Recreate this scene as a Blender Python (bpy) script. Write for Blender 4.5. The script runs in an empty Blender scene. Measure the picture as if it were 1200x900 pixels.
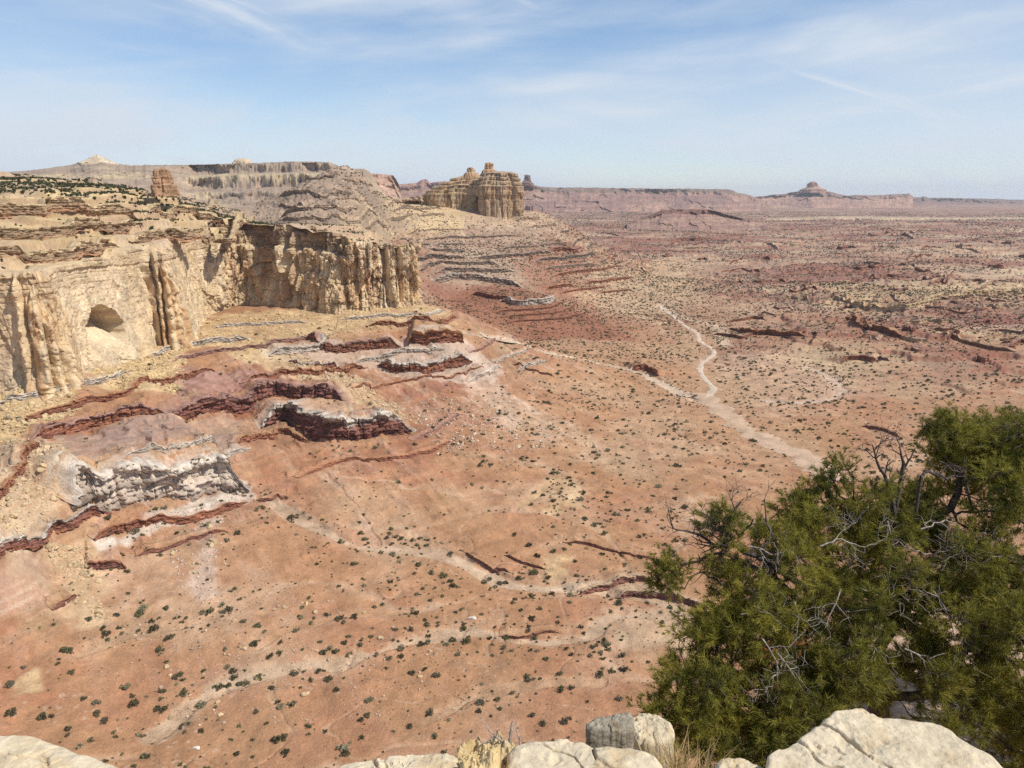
import bpy, math, random
import numpy as np
from mathutils import Vector

# ------------------------------------------------------------------ camera, sky, sun, exposure
SC = bpy.context.scene
COL = SC.collection
PITCH = 14.0
FPX = 890.0                      # focal length in photo pixels (1200 wide)
cam_d = bpy.data.cameras.new("camera")
cam_d.sensor_width = 36.0
cam_d.lens = FPX / 1200.0 * 36.0
cam_d.clip_start = 0.05
cam_d.clip_end = 90000.0
cam = bpy.data.objects.new("camera", cam_d)
COL.objects.link(cam)
cam.location = (0, 0, 0)
cam.rotation_euler = (math.radians(90 - PITCH), 0, 0)
SC.camera = cam

SUN_EL = 50.0
SUN_AZ = 112.0                   # clockwise from +Y (the view direction)
SUN_STRENGTH = 4.5
SKY_STRENGTH = 0.135
EXPOSURE = 0.02
SC.view_settings.view_transform = 'Standard'
SC.view_settings.look = 'None'
SC.view_settings.exposure = EXPOSURE
SC.view_settings.gamma = 1.0
SC.view_settings.use_curve_mapping = False


def build_world():
    w = bpy.data.worlds.new("World")
    SC.world = w
    w.use_nodes = True
    nt = w.node_tree
    for n in list(nt.nodes):
        nt.nodes.remove(n)
    N = nt.nodes.new
    L = nt.links.new
    out = N('ShaderNodeOutputWorld')
    bg = N('ShaderNodeBackground')
    bg.inputs['Strength'].default_value = SKY_STRENGTH
    sky = N('ShaderNodeTexSky')
    sky.sky_type = 'NISHITA'
    sky.sun_disc = False
    sky.sun_elevation = math.radians(SUN_EL)
    sky.sun_rotation = math.radians(SUN_AZ)
    sky.altitude = 1800
    sky.air_density = 1.0
    sky.dust_density = 0.9
    sky.ozone_density = 1.6
    tc = N('ShaderNodeTexCoord')
    sep = N('ShaderNodeSeparateXYZ')
    L(tc.outputs['Generated'], sep.inputs[0])
    # thin cirrus: long soft streaks in the sky dome, slanting gently
    cmb = N('ShaderNodeCombineXYZ')
    L(sep.outputs['X'], cmb.inputs[0]); L(sep.outputs['Z'], cmb.inputs[1])
    def layer(rot, scale, detail, dist, lo, hi, seed, rough=.55):
        mp = N('ShaderNodeMapping'); mp.vector_type = 'POINT'
        mp.inputs['Rotation'].default_value = (0, 0, math.radians(rot))
        mp.inputs['Location'].default_value = (seed, seed * 0.7, seed * .3)
        L(cmb.outputs[0], mp.inputs[0])
        m2 = N('ShaderNodeMapping'); m2.inputs['Scale'].default_value = scale
        L(mp.outputs[0], m2.inputs[0])
        nz = N('ShaderNodeTexNoise')
        nz.inputs['Scale'].default_value = 1.0
        nz.inputs['Detail'].default_value = detail
        nz.inputs['Roughness'].default_value = rough
        nz.inputs['Distortion'].default_value = dist
        L(m2.outputs[0], nz.inputs['Vector'])
        mr = N('ShaderNodeMapRange')
        mr.interpolation_type = 'SMOOTHSTEP'
        mr.inputs['From Min'].default_value = lo
        mr.inputs['From Max'].default_value = hi
        L(nz.outputs['Fac'], mr.inputs['Value'])
        return mr.outputs[0]
    a = layer(-9, (1.8, 10, 1), 8, 0.6, 0.34, 0.74, 5.3)
    b = layer(14, (3.2, 19, 1), 10, 1.0, 0.44, 0.80, 7.7, .6)
    c = layer(-4, (1.3, 5.5, 1), 5, 0.4, 0.32, 0.66, 2.9)
    ab = N('ShaderNodeMath'); ab.operation = 'MAXIMUM'
    L(a, ab.inputs[0]); L(b, ab.inputs[1])
    abc = N('ShaderNodeMath'); abc.operation = 'MULTIPLY'
    L(ab.outputs[0], abc.inputs[0]); L(c, abc.inputs[1])
    add = N('ShaderNodeMath'); add.operation = 'MULTIPLY_ADD'
    L(c, add.inputs[0]); add.inputs[1].default_value = 0.45; L(abc.outputs[0], add.inputs[2])
    # whiter low sky: thin veil of cloud seen edge-on
    veil = N('ShaderNodeMapRange'); veil.interpolation_type = 'SMOOTHSTEP'
    veil.inputs['From Min'].default_value = 0.30
    veil.inputs['From Max'].default_value = 0.0
    veil.inputs['To Max'].default_value = 0.52
    L(sep.outputs['Z'], veil.inputs['Value'])
    fac = N('ShaderNodeMath'); fac.operation = 'MULTIPLY_ADD'; fac.use_clamp = True
    L(add.outputs[0], fac.inputs[0]); fac.inputs[1].default_value = .85; L(veil.outputs[0], fac.inputs[2])
    mix = N('ShaderNodeMix'); mix.data_type = 'RGBA'
    L(fac.outputs[0], mix.inputs[0])
    hs = N('ShaderNodeHueSaturation'); hs.inputs['Saturation'].default_value = 1.25
    L(sky.outputs[0], hs.inputs['Color'])
    L(hs.outputs[0], mix.inputs[6])
    mix.inputs[7].default_value = (5.0, 5.55, 6.25, 1)
    L(mix.outputs[2], bg.inputs[0])
    L(bg.outputs[0], out.inputs[0])


build_world()
sun_d = bpy.data.lights.new("sun", 'SUN')
sun_d.energy = SUN_STRENGTH
sun_d.angle = math.radians(0.53)
sun_d.color = (1.0, 0.945, 0.84)
sun = bpy.data.objects.new("sun", sun_d)
COL.objects.link(sun)
_a, _e = math.radians(SUN_AZ), math.radians(SUN_EL)
SUN_DIR = Vector((math.sin(_a) * math.cos(_e), math.cos(_a) * math.cos(_e), math.sin(_e)))
sun.rotation_euler = SUN_DIR.to_track_quat('Z', 'Y').to_euler()
sun.location = (60, -20, 80)

cy = SC.cycles
cy.max_bounces = 6
cy.diffuse_bounces = 3
cy.glossy_bounces = 2
cy.transmission_bounces = 3
cy.volume_bounces = 0
cy.transparent_max_bounces = 8
cy.use_adaptive_sampling = True
cy.adaptive_threshold = 0.015
cy.use_denoising = False

# ------------------------------------------------------------------ numbers: noise, surfaces
F8 = np.float64


def _h(ix, iy, iz, seed):
    h = (ix.astype(np.uint32) * np.uint32(374761393) + iy.astype(np.uint32) * np.uint32(668265263)
         + iz.astype(np.uint32) * np.uint32(2147483647) + np.uint32(seed) * np.uint32(1274126177))
    h ^= h >> np.uint32(13)
    h *= np.uint32(1274126177)
    h ^= h >> np.uint32(16)
    h *= np.uint32(2246822519)
    h ^= h >> np.uint32(13)
    return h.astype(np.float32) * np.float32(1.0 / 4294967295.0)


def hash1(i, seed=0):
    i = np.asarray(i).astype(np.int64)
    z = np.zeros_like(i)
    return _h(i, z, z, seed)


def vn2(x, y, seed=0):
    x = np.asarray(x, F8); y = np.asarray(y, F8)
    ix = np.floor(x).astype(np.int64); iy = np.floor(y).astype(np.int64)
    fx = (x - ix).astype(np.float32); fy = (y - iy).astype(np.float32)
    ux = fx * fx * fx * (fx * (fx * 6 - 15) + 10); uy = fy * fy * fy * (fy * (fy * 6 - 15) + 10)
    z = np.zeros_like(ix)
    a = _h(ix, iy, z, seed); b = _h(ix + 1, iy, z, seed)
    c = _h(ix, iy + 1, z, seed); d = _h(ix + 1, iy + 1, z, seed)
    return ((a + (b - a) * ux) * (1 - uy) + (c + (d - c) * ux) * uy) * 2 - 1


def vn3(x, y, z, seed=0):
    x, y, z = np.broadcast_arrays(np.asarray(x, F8), np.asarray(y, F8), np.asarray(z, F8))
    ix = np.floor(x).astype(np.int64); iy = np.floor(y).astype(np.int64); iz = np.floor(z).astype(np.int64)
    fx = (x - ix).astype(np.float32); fy = (y - iy).astype(np.float32); fz = (z - iz).astype(np.float32)
    ux = fx * fx * (3 - 2 * fx); uy = fy * fy * (3 - 2 * fy); uz = fz * fz * (3 - 2 * fz)
    def pl(k):
        a = _h(ix, iy, k, seed); b = _h(ix + 1, iy, k, seed)
        c = _h(ix, iy + 1, k, seed); d = _h(ix + 1, iy + 1, k, seed)
        return (a + (b - a) * ux) * (1 - uy) + (c + (d - c) * ux) * uy
    p = pl(iz); q = pl(iz + 1)
    return (p + (q - p) * uz) * 2 - 1


def fbm2(x, y, sc, octv=4, seed=0, gain=0.5, ridged=False):
    r = 0; a = 1.0; t = 0; f = 1.0 / sc
    for o in range(octv):
        # rotate each octave so the lattice never lines up
        ca, sa = math.cos(0.7 * o + 0.3), math.sin(0.7 * o + 0.3)
        n = vn2((x * ca - y * sa) * f, (x * sa + y * ca) * f, seed + o * 17)
        if ridged:
            n = 1 - 2 * np.abs(n)
        r = r + a * n; t += a; a *= gain; f *= 2.03
    return r / t


def fbm3(x, y, z, sc, octv=4, seed=0, gain=0.5):
    r = 0; a = 1.0; t = 0; f = 1.0 / sc
    for o in range(octv):
        r = r + a * vn3(x * f, y * f, z * f, seed + o * 17); t += a; a *= gain; f *= 2.03
    return r / t


def sst(a, b, x):
    t = np.clip((x - a) / (b - a), 0, 1)
    return t * t * (3 - 2 * t)


_cp, _sp = math.cos(math.radians(PITCH)), math.sin(math.radians(PITCH))


def ray(px, py):
    u = (px - 600.0) / FPX; v = (450.0 - py) / FPX
    return np.array([u, _cp + v * _sp, -_sp + v * _cp])


def pz(px, py, z):
    """point of the view ray at height z"""
    d = ray(px, py)
    return d * (z / d[2])


def pY(px, py, Y):
    """point of the view ray at forward distance Y"""
    d = ray(px, py)
    return d * (Y / d[1])


class Surf:
    """smooth surface through control points (multiquadric)"""
    def __init__(self, pts, c=14.0, lam=0.0):
        p = np.array(pts, F8)
        self.c2 = c * c
        self.p = p[:, :2]
        n = len(p)
        d = np.sqrt(((self.p[:, None] - self.p[None]) ** 2).sum(-1) + self.c2)
        A = np.zeros((n + 3, n + 3))
        A[:n, :n] = d + np.eye(n) * lam
        A[:n, n] = 1; A[:n, n + 1:] = self.p * 1e-3
        A[n, :n] = 1; A[n + 1:, :n] = (self.p * 1e-3).T
        b = np.zeros(n + 3); b[:n] = p[:, 2]
        self.w = np.linalg.solve(A, b)

    def __call__(self, x, y):
        x = np.asarray(x, F8); y = np.asarray(y, F8)
        n = len(self.p)
        r = self.w[n] + self.w[n + 1] * 1e-3 * x + self.w[n + 2] * 1e-3 * y
        for i in range(n):
            r += self.w[i] * np.sqrt((x - self.p[i, 0]) ** 2 + (y - self.p[i, 1]) ** 2 + self.c2)
        return r


V_CTRL = [pz(*c) for c in [
    # foot of the great cliff
    (-140, 478, -126), (0, 468, -125), (60, 462, -125), (105, 445, -125), (150, 425, -124), (200, 407, -122),
    (240, 372, -118), (330, 362, -115), (420, 365, -114), (500, 360, -113),
    # talus and benches under it
    (540, 385, -130), (580, 430, -160), (620, 480, -175), (420, 400, -132), (340, 410, -131), (540, 398, -135),
    (500, 428, -150), (440, 430, -149), (330, 430, -140), (100, 505, -145), (200, 490, -146), (250, 475, -148),
    (330, 465, -152), (400, 500, -160), (430, 512, -164), (480, 512, -167), (300, 520, -162), (400, 535, -170),
    (480, 545, -173), (285, 560, -166), (220, 590, -166), (130, 622, -166), (60, 655, -164), (0, 695, -163),
    (285, 527, -157), (220, 546, -155), (130, 566, -153), (60, 602, -151), (0, 642, -149), (150, 530, -148),
    (0, 560, -139), (30, 765, -177), (120, 705, -177), (250, 652, -176), (330, 620, -176), (420, 582, -177),
    (500, 575, -177), (560, 545, -177), (-120, 700, -158), (-120, 800, -170),
    # valley floor
    (100, 850, -186), (300, 850, -190), (500, 850, -190), (700, 820, -191), (300, 760, -184), (500, 740, -187),
    (600, 720, -188), (760, 690, -191), (450, 645, -183), (600, 690, -188), (600, 600, -181), (700, 560, -183),
    (800, 600, -186), (900, 600, -186), (1100, 600, -184), (1200, 500, -182), (960, 550, -187), (860, 490, -187),
    (820, 455, -188), (760, 437, -186), (640, 410, -185), (1000, 470, -184), (1100, 400, -173), (880, 400, -184),
    (780, 360, -185), (1000, 345, -168), (1150, 345, -168), (1200, 300, -165), (900, 300, -175), (750, 320, -174),
    (720, 395, -185), (570, 398, -184),
    # skirts of the butte ridge
    (520, 352, -163), (650, 372, -174), (600, 345, -152), (700, 360, -180), (700, 300, -170),
]] + [pY(*c) for c in [
    (620, 303, 1460), (650, 285, 1600), (612, 256, 1740), (560, 258, 1660), (500, 262, 1560), (455, 270, 1450),
    (400, 206, 1400), (415, 208, 1440), (432, 213, 1480), (450, 233, 1540), (372, 225, 1340), (350, 243, 1280), (332, 262, 1200), (420, 240, 1330), (440, 262, 1300), (390, 240, 1280), (400, 270, 1180), (360, 262, 1190), (400, 215, 1560), (360, 232, 1500), (478, 243, 1640), (560, 300, 1420), (520, 300, 1350), (700, 290, 1900), (470, 300, 1300), (660, 262, 1850),
    (640, 250, 2000), (400, 246, 2000), (540, 245, 1900),
]] + [(-60, 850, -128), (-90, 950, -140), (-190, 1060, -124), (-300, 1110, -104), (-400, 1180, -95),
      (-500, 700, -118), (-600, 450, -122), (-450, 300, -135), (-700, 100, -150), (-300, 0, -170), (0, 0, -185), (300, 0, -188),
      (600, 300, -182), (900, 600, -175), (0, -600, -180), (-1500, 1500, -110), (-1500, 0, -120),
      (-800, 2600, -70), (-1800, 2600, -70), (0, 2600, -150), (1000, 2200, -165), (2200, 2200, -160), (2500, 600, -160),
      (0, 4500, -165), (2500, 4500, -160), (-2500, 4500, -100), (4500, 3000, -160), (0, 9000, -165), (6000, 9000, -165),
      (-6000, 9000, -120), (0, 20000, -175), (12000, 17000, -175), (-12000, 17000, -150), (0, 34000, -190), (22000, 26000, -190),
      (-22000, 26000, -160), (0, -8000, -180), (-9000, 0, -130), (9000, 0, -170)]
VS = Surf(V_CTRL)

M_CTRL = [pY(*c) for c in [
    (-140, 335, 440), (0, 325, 470), (60, 325, 488), (105, 318, 534), (150, 306, 585), (200, 296, 630),
    (240, 290, 763), (270, 276, 775), (330, 266, 792), (380, 268, 797), (400, 272, 796), (425, 283, 794), (450, 290, 792),
    (475, 288, 788), (497, 292, 782),
    (0, 300, 505), (0, 270, 545), (0, 238, 610), (60, 224, 680), (150, 228, 690), (0, 209, 950), (100, 272, 590),
    (200, 268, 690), (250, 252, 860), (200, 234, 790), (300, 262, 900), (250, 243, 1050), (150, 222, 1000), (80, 214, 1000), (200, 236, 1000), (296, 258, 1080), (250, 250, 1400),
    
    (445, 282, 860), (480, 291, 800), (410, 275, 860), (230, 246, 1700), (100, 220, 1800), (-150, 215, 1000), (-150, 260, 560),
]] + [(-200, 960, -105), (-250, 1040, -120), (-200, 1200, -180), (-320, 1180, -120), (-380, 1320, -110), (-250, 1400, -160), (-420, 1550, -110), (-100, 1200, -190), (-300, 1750, -90), (-120, 880, -150), (-90, 860, -170), (-50, 930, -180), (-130, 1100, -165), (-165, 1160, -150), (-168, 1260, -140), (-175, 1360, -130), (-180, 1460, -125),
      (-900, 1900, -10), (-1400, 1200, 10), (-1200, 500, -5), (-800, 400, -5)]
MS = Surf(M_CTRL, c=8.0)


def hit(surf, px, py, y0=120.0, y1=6000.0):
    d = ray(px, py)
    Y = np.geomspace(y0, y1, 900)
    t = Y / d[1]
    dz = d[2] * t - surf(d[0] * t, d[1] * t)
    k = np.where((dz[:-1] > 0) & (dz[1:] <= 0))[0]
    if len(k) == 0:
        k = [int(np.argmin(np.abs(dz[:-1])))]
    k = k[0]
    f = np.clip(dz[k] / (dz[k] - dz[k + 1] + 1e-9), 0, 1)
    tt = t[k] + (t[k + 1] - t[k]) * f
    return np.array([d[0] * tt, d[1] * tt])


def catmull(P, step):
    """P (n,k): smooth resample, arc length measured in the first two columns"""
    P = np.asarray(P, F8)
    n = len(P)
    Q = np.vstack([2 * P[0] - P[1], P, 2 * P[-1] - P[-2]])
    out = []
    for i in range(n - 1):
        p0, p1, p2, p3 = Q[i], Q[i + 1], Q[i + 2], Q[i + 3]
        m = max(2, int(np.linalg.norm(p2[:2] - p1[:2]) / step * 2))
        t = np.linspace(0, 1, m, endpoint=False)[:, None]
        # a tight spline (0.35 tension) keeps the traced corners
        m1 = (p2 - p0) * 0.35; m2 = (p3 - p1) * 0.35
        out.append((2 * t**3 - 3 * t**2 + 1) * p1 + (t**3 - 2 * t**2 + t) * m1 + (-2 * t**3 + 3 * t**2) * p2 + (t**3 - t**2) * m2)
    out.append(P[-1:])
    R = np.vstack(out)
    s = np.concatenate([[0], np.cumsum(np.linalg.norm(np.diff(R[:, :2], axis=0), axis=1))])
    ns = max(4, int(s[-1] / step))
    si = np.linspace(0, s[-1], ns)
    return np.stack([np.interp(si, s, R[:, k]) for k in range(R.shape[1])], 1), si


def normals_of(P, win):
    """unit normals to the right-hand side of the running direction (towards the viewer for left-to-right lines)"""
    t = np.gradient(P, axis=0)
    k = max(1, int(win))
    ker = np.hanning(2 * k + 3)[1:-1]; ker /= ker.sum()
    tp = np.pad(t, ((k, k), (0, 0)), mode='edge')
    t = np.stack([np.convolve(tp[:, j], ker, 'valid') for j in range(2)], 1)
    t /= np.linalg.norm(t, axis=1, keepdims=True) + 1e-9
    return np.stack([t[:, 1], -t[:, 0]], 1)


def seg_dist(x, y, P):
    """distance, signed side (+ on the left/uphill side of left-to-right lines), arc fraction"""
    best = np.full(x.shape, 1e18); side = np.zeros(x.shape); arc = np.zeros(x.shape)
    L = np.concatenate([[0], np.cumsum(np.linalg.norm(np.diff(P, axis=0), axis=1))])
    for i in range(len(P) - 1):
        ax, ay = P[i]; bx, by = P[i + 1]
        dx, dy = bx - ax, by - ay
        l2 = dx * dx + dy * dy + 1e-12
        t = np.clip(((x - ax) * dx + (y - ay) * dy) / l2, 0, 1)
        qx = x - (ax + t * dx); qy = y - (ay + t * dy)
        d2 = qx * qx + qy * qy
        m = d2 < best
        best = np.where(m, d2, best)
        side = np.where(m, np.sign(dx * (y - ay) - dy * (x - ax)), side)
        arc = np.where(m, L[i] + t * math.sqrt(l2), arc)
    return np.sqrt(best), side, arc / L[-1], L[-1]


def poly_sd(x, y, P):
    """signed distance to polygon, positive inside"""
    Q = np.vstack([P, P[:1]])
    d, _, _, _ = seg_dist(x, y, Q)
    ins = np.zeros(x.shape, bool)
    for i in range(len(P)):
        ax, ay = Q[i]; bx, by = Q[i + 1]
        c = ((ay > y) != (by > y))
        xs = (bx - ax) * (y - ay) / (by - ay + 1e-12) + ax
        ins ^= c & (x < xs)
    return np.where(ins, d, -d)


# ------------------------------------------------------------------ meshes, materials
def set_col(me, c):
    at = me.color_attributes.new("Col", 'FLOAT_COLOR', 'POINT')
    a = np.ones((len(c), 4), np.float32)
    a[:, :3] = np.clip(c, 0.004, 0.95)
    at.data.foreach_set('color', a.ravel())


def raw_mesh(name, V, faces_flat, nper, col=None, smooth=True):
    me = bpy.data.meshes.new(name)
    V = np.asarray(V, np.float32)
    nf = len(faces_flat) // nper
    me.vertices.add(len(V)); me.vertices.foreach_set('co', V.ravel())
    me.loops.add(nf * nper); me.loops.foreach_set('vertex_index', np.asarray(faces_flat, np.int32))
    me.polygons.add(nf)
    me.polygons.foreach_set('loop_start', np.arange(nf, dtype=np.int32) * nper)
    me.polygons.foreach_set('use_smooth', np.full(nf, smooth, bool))
    me.update(calc_edges=True)
    if col is not None:
        set_col(me, col)
    return me


def grid_faces(nu, nv, keep=None, flip=False):
    i = np.arange(nu * nv).reshape(nu, nv)
    a, b, c, d = i[:-1, :-1], i[1:, :-1], i[1:, 1:], i[:-1, 1:]
    q = np.stack([a, b, c, d] if not flip else [d, c, b, a], -1).reshape(-1, 4)
    if keep is not None:
        k = (keep[:-1, :-1] & keep[1:, :-1] & keep[1:, 1:] & keep[:-1, 1:]).ravel()
        q = q[k]
    return q


def compact(V, q, col=None):
    u, inv = np.unique(q.ravel(), return_inverse=True)
    return V[u], inv.astype(np.int32), (None if col is None else col[u])


def obj(name, me, mat=None, parent=None):
    o = bpy.data.objects.new(name, me)
    COL.objects.link(o)
    if mat is not None and not me.materials:
        me.materials.append(mat)
    if parent is not None:
        o.parent = parent
    return o


def grid_obj(name, P, col, mat, keep=None, flip=False, parent=None, smooth=True, origin=None):
    nu, nv = P.shape[:2]
    V = P.reshape(-1, 3); c = None if col is None else col.reshape(-1, 3)
    q = grid_faces(nu, nv, keep, flip)
    V, f, c = compact(V, q, c)
    if origin is not None:
        V = V - np.asarray(origin)
    o = obj(name, raw_mesh(name, V, f, 4, c, smooth), mat, parent)
    if origin is not None:
        o.location = origin
    return o


def tag(o, label=None, cat=None, group=None, kind=None):
    if label: o['label'] = label
    if cat: o['category'] = cat
    if group: o['group'] = group
    if kind: o['kind'] = kind
    return o


def mat_rock(name, scales=(0.6, 0.12), var=0.22, bump=0.5, bdist=0.35, rough=0.95, spec=0.15, stretch=None):
    m = bpy.data.materials.new(name)
    m.use_nodes = True
    nt = m.node_tree; N = nt.nodes.new; L = nt.links.new
    bs = nt.nodes['Principled BSDF']
    bs.inputs['Roughness'].default_value = rough
    bs.inputs['Specular IOR Level'].default_value = spec
    at = N('ShaderNodeAttribute'); at.attribute_name = 'Col'
    ge = N('ShaderNodeNewGeometry')
    vec = ge.outputs['Position']
    if stretch:
        mp = N('ShaderNodeMapping'); mp.inputs['Scale'].default_value = stretch
        L(vec, mp.inputs[0]); vec = mp.outputs[0]
    cur = at.outputs['Color']
    h = None
    for k, s in enumerate(scales):
        nz = N('ShaderNodeTexNoise')
        nz.inputs['Scale'].default_value = s
        nz.inputs['Detail'].default_value = 5
        nz.inputs['Roughness'].default_value = 0.62
        L(vec, nz.inputs['Vector'])
        mr = N('ShaderNodeMapRange')
        mr.inputs['From Min'].default_value = 0.3; mr.inputs['From Max'].default_value = 0.7
        mr.inputs['To Min'].default_value = 1 - var; mr.inputs['To Max'].default_value = 1 + var
        mr.clamp = False
        L(nz.outputs['Fac'], mr.inputs['Value'])
        mx = N('ShaderNodeVectorMath'); mx.operation = 'SCALE'
        L(cur, mx.inputs[0]); L(mr.outputs[0], mx.inputs['Scale'])
        cur = mx.outputs[0]
        if k == 0:
            h = nz.outputs['Fac']
        else:
            h2 = nz.outputs['Fac']
    L(cur, bs.inputs['Base Color'])
    bp = N('ShaderNodeBump')
    bp.inputs['Strength'].default_value = bump
    bp.inputs['Distance'].default_value = bdist
    L(h, bp.inputs['Height'])
    b2 = N('ShaderNodeBump')
    b2.inputs['Strength'].default_value = bump * .8
    b2.inputs['Distance'].default_value = bdist * scales[0] / scales[-1] * .45
    L(h2, b2.inputs['Height']); L(b2.outputs[0], bp.inputs['Normal'])
    L(bp.outputs[0], bs.inputs['Normal'])
    return m


def mat_leaf(name, col, transl=0.25, rough=0.6, var=True):
    m = bpy.data.materials.new(name)
    m.use_nodes = True
    nt = m.node_tree; N = nt.nodes.new; L = nt.links.new
    bs = nt.nodes['Principled BSDF']
    bs.inputs['Roughness'].default_value = rough
    bs.inputs['Specular IOR Level'].default_value = 0.25
    out = nt.nodes['Material Output']
    if col is None:
        at = N('ShaderNodeAttribute'); at.attribute_name = 'Col'; c = at.outputs['Color']
    else:
        oi = N('ShaderNodeObjectInfo')
        hs = N('ShaderNodeHueSaturation')
        hs.inputs['Color'].default_value = (*col, 1)
        mr = N('ShaderNodeMapRange'); mr.inputs['To Min'].default_value = 0.6; mr.inputs['To Max'].default_value = 1.35
        L(oi.outputs['Random'], mr.inputs['Value']); L(mr.outputs[0], hs.inputs['Value'])
        mh = N('ShaderNodeMapRange'); mh.inputs['To Min'].default_value = 0.47; mh.inputs['To Max'].default_value = 0.52
        L(oi.outputs['Random'], mh.inputs['Value']); L(mh.outputs[0], hs.inputs['Hue'])
        c = hs.outputs[0]
    L(c, bs.inputs['Base Color'])
    tr = N('ShaderNodeBsdfTranslucent'); L(c, tr.inputs['Color'])
    mx = N('ShaderNodeMixShader'); mx.inputs[0].default_value = transl
    L(bs.outputs[0], mx.inputs[1]); L(tr.outputs[0], mx.inputs[2]); L(mx.outputs[0], out.inputs[0])
    return m


M_GROUND = mat_rock('desert_ground', (1.1, 0.09), 0.16, 0.75, 0.5)
M_CLIFF = mat_rock('sandstone_cliff', (0.5, 0.11), 0.14, 0.9, 0.7)
M_LEDGE = mat_rock('layered_ledge_rock', (0.9, 0.2), 0.2, 0.9, 0.5)
M_FAR = mat_rock('far_rock', (0.05, 0.012), 0.2, 0.8, 6.0)
M_BOULDER = mat_rock('talus_boulder_rock', (1.5, 0.3), 0.15, 0.7, 0.2)

# real base colours
RED = np.array((.375, .200, .105)); RED2 = np.array((.295, .125, .074)); PURP = np.array((.285, .165, .135))
TAN = np.array((.47, .325, .205)); YEL = np.array((.55, .405, .220)); PALE = np.array((.56, .43, .32))
WHITE = np.array((.60, .515, .425)); PINK = np.array((.48, .29, .205)); GREY = np.array((.33, .25, .195))
MAROON = np.array((.19, .085, .065)); ORNG = np.array((.43, .245, .132))


def lerp(a, b, t):
    t = np.asarray(t)[..., None]
    return a * (1 - t) + b * t


# ------------------------------------------------------------------ lines traced on the ground
def trace(surf, pts, **k):
    return np.array([hit(surf, *p, **k) for p in pts])


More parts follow.
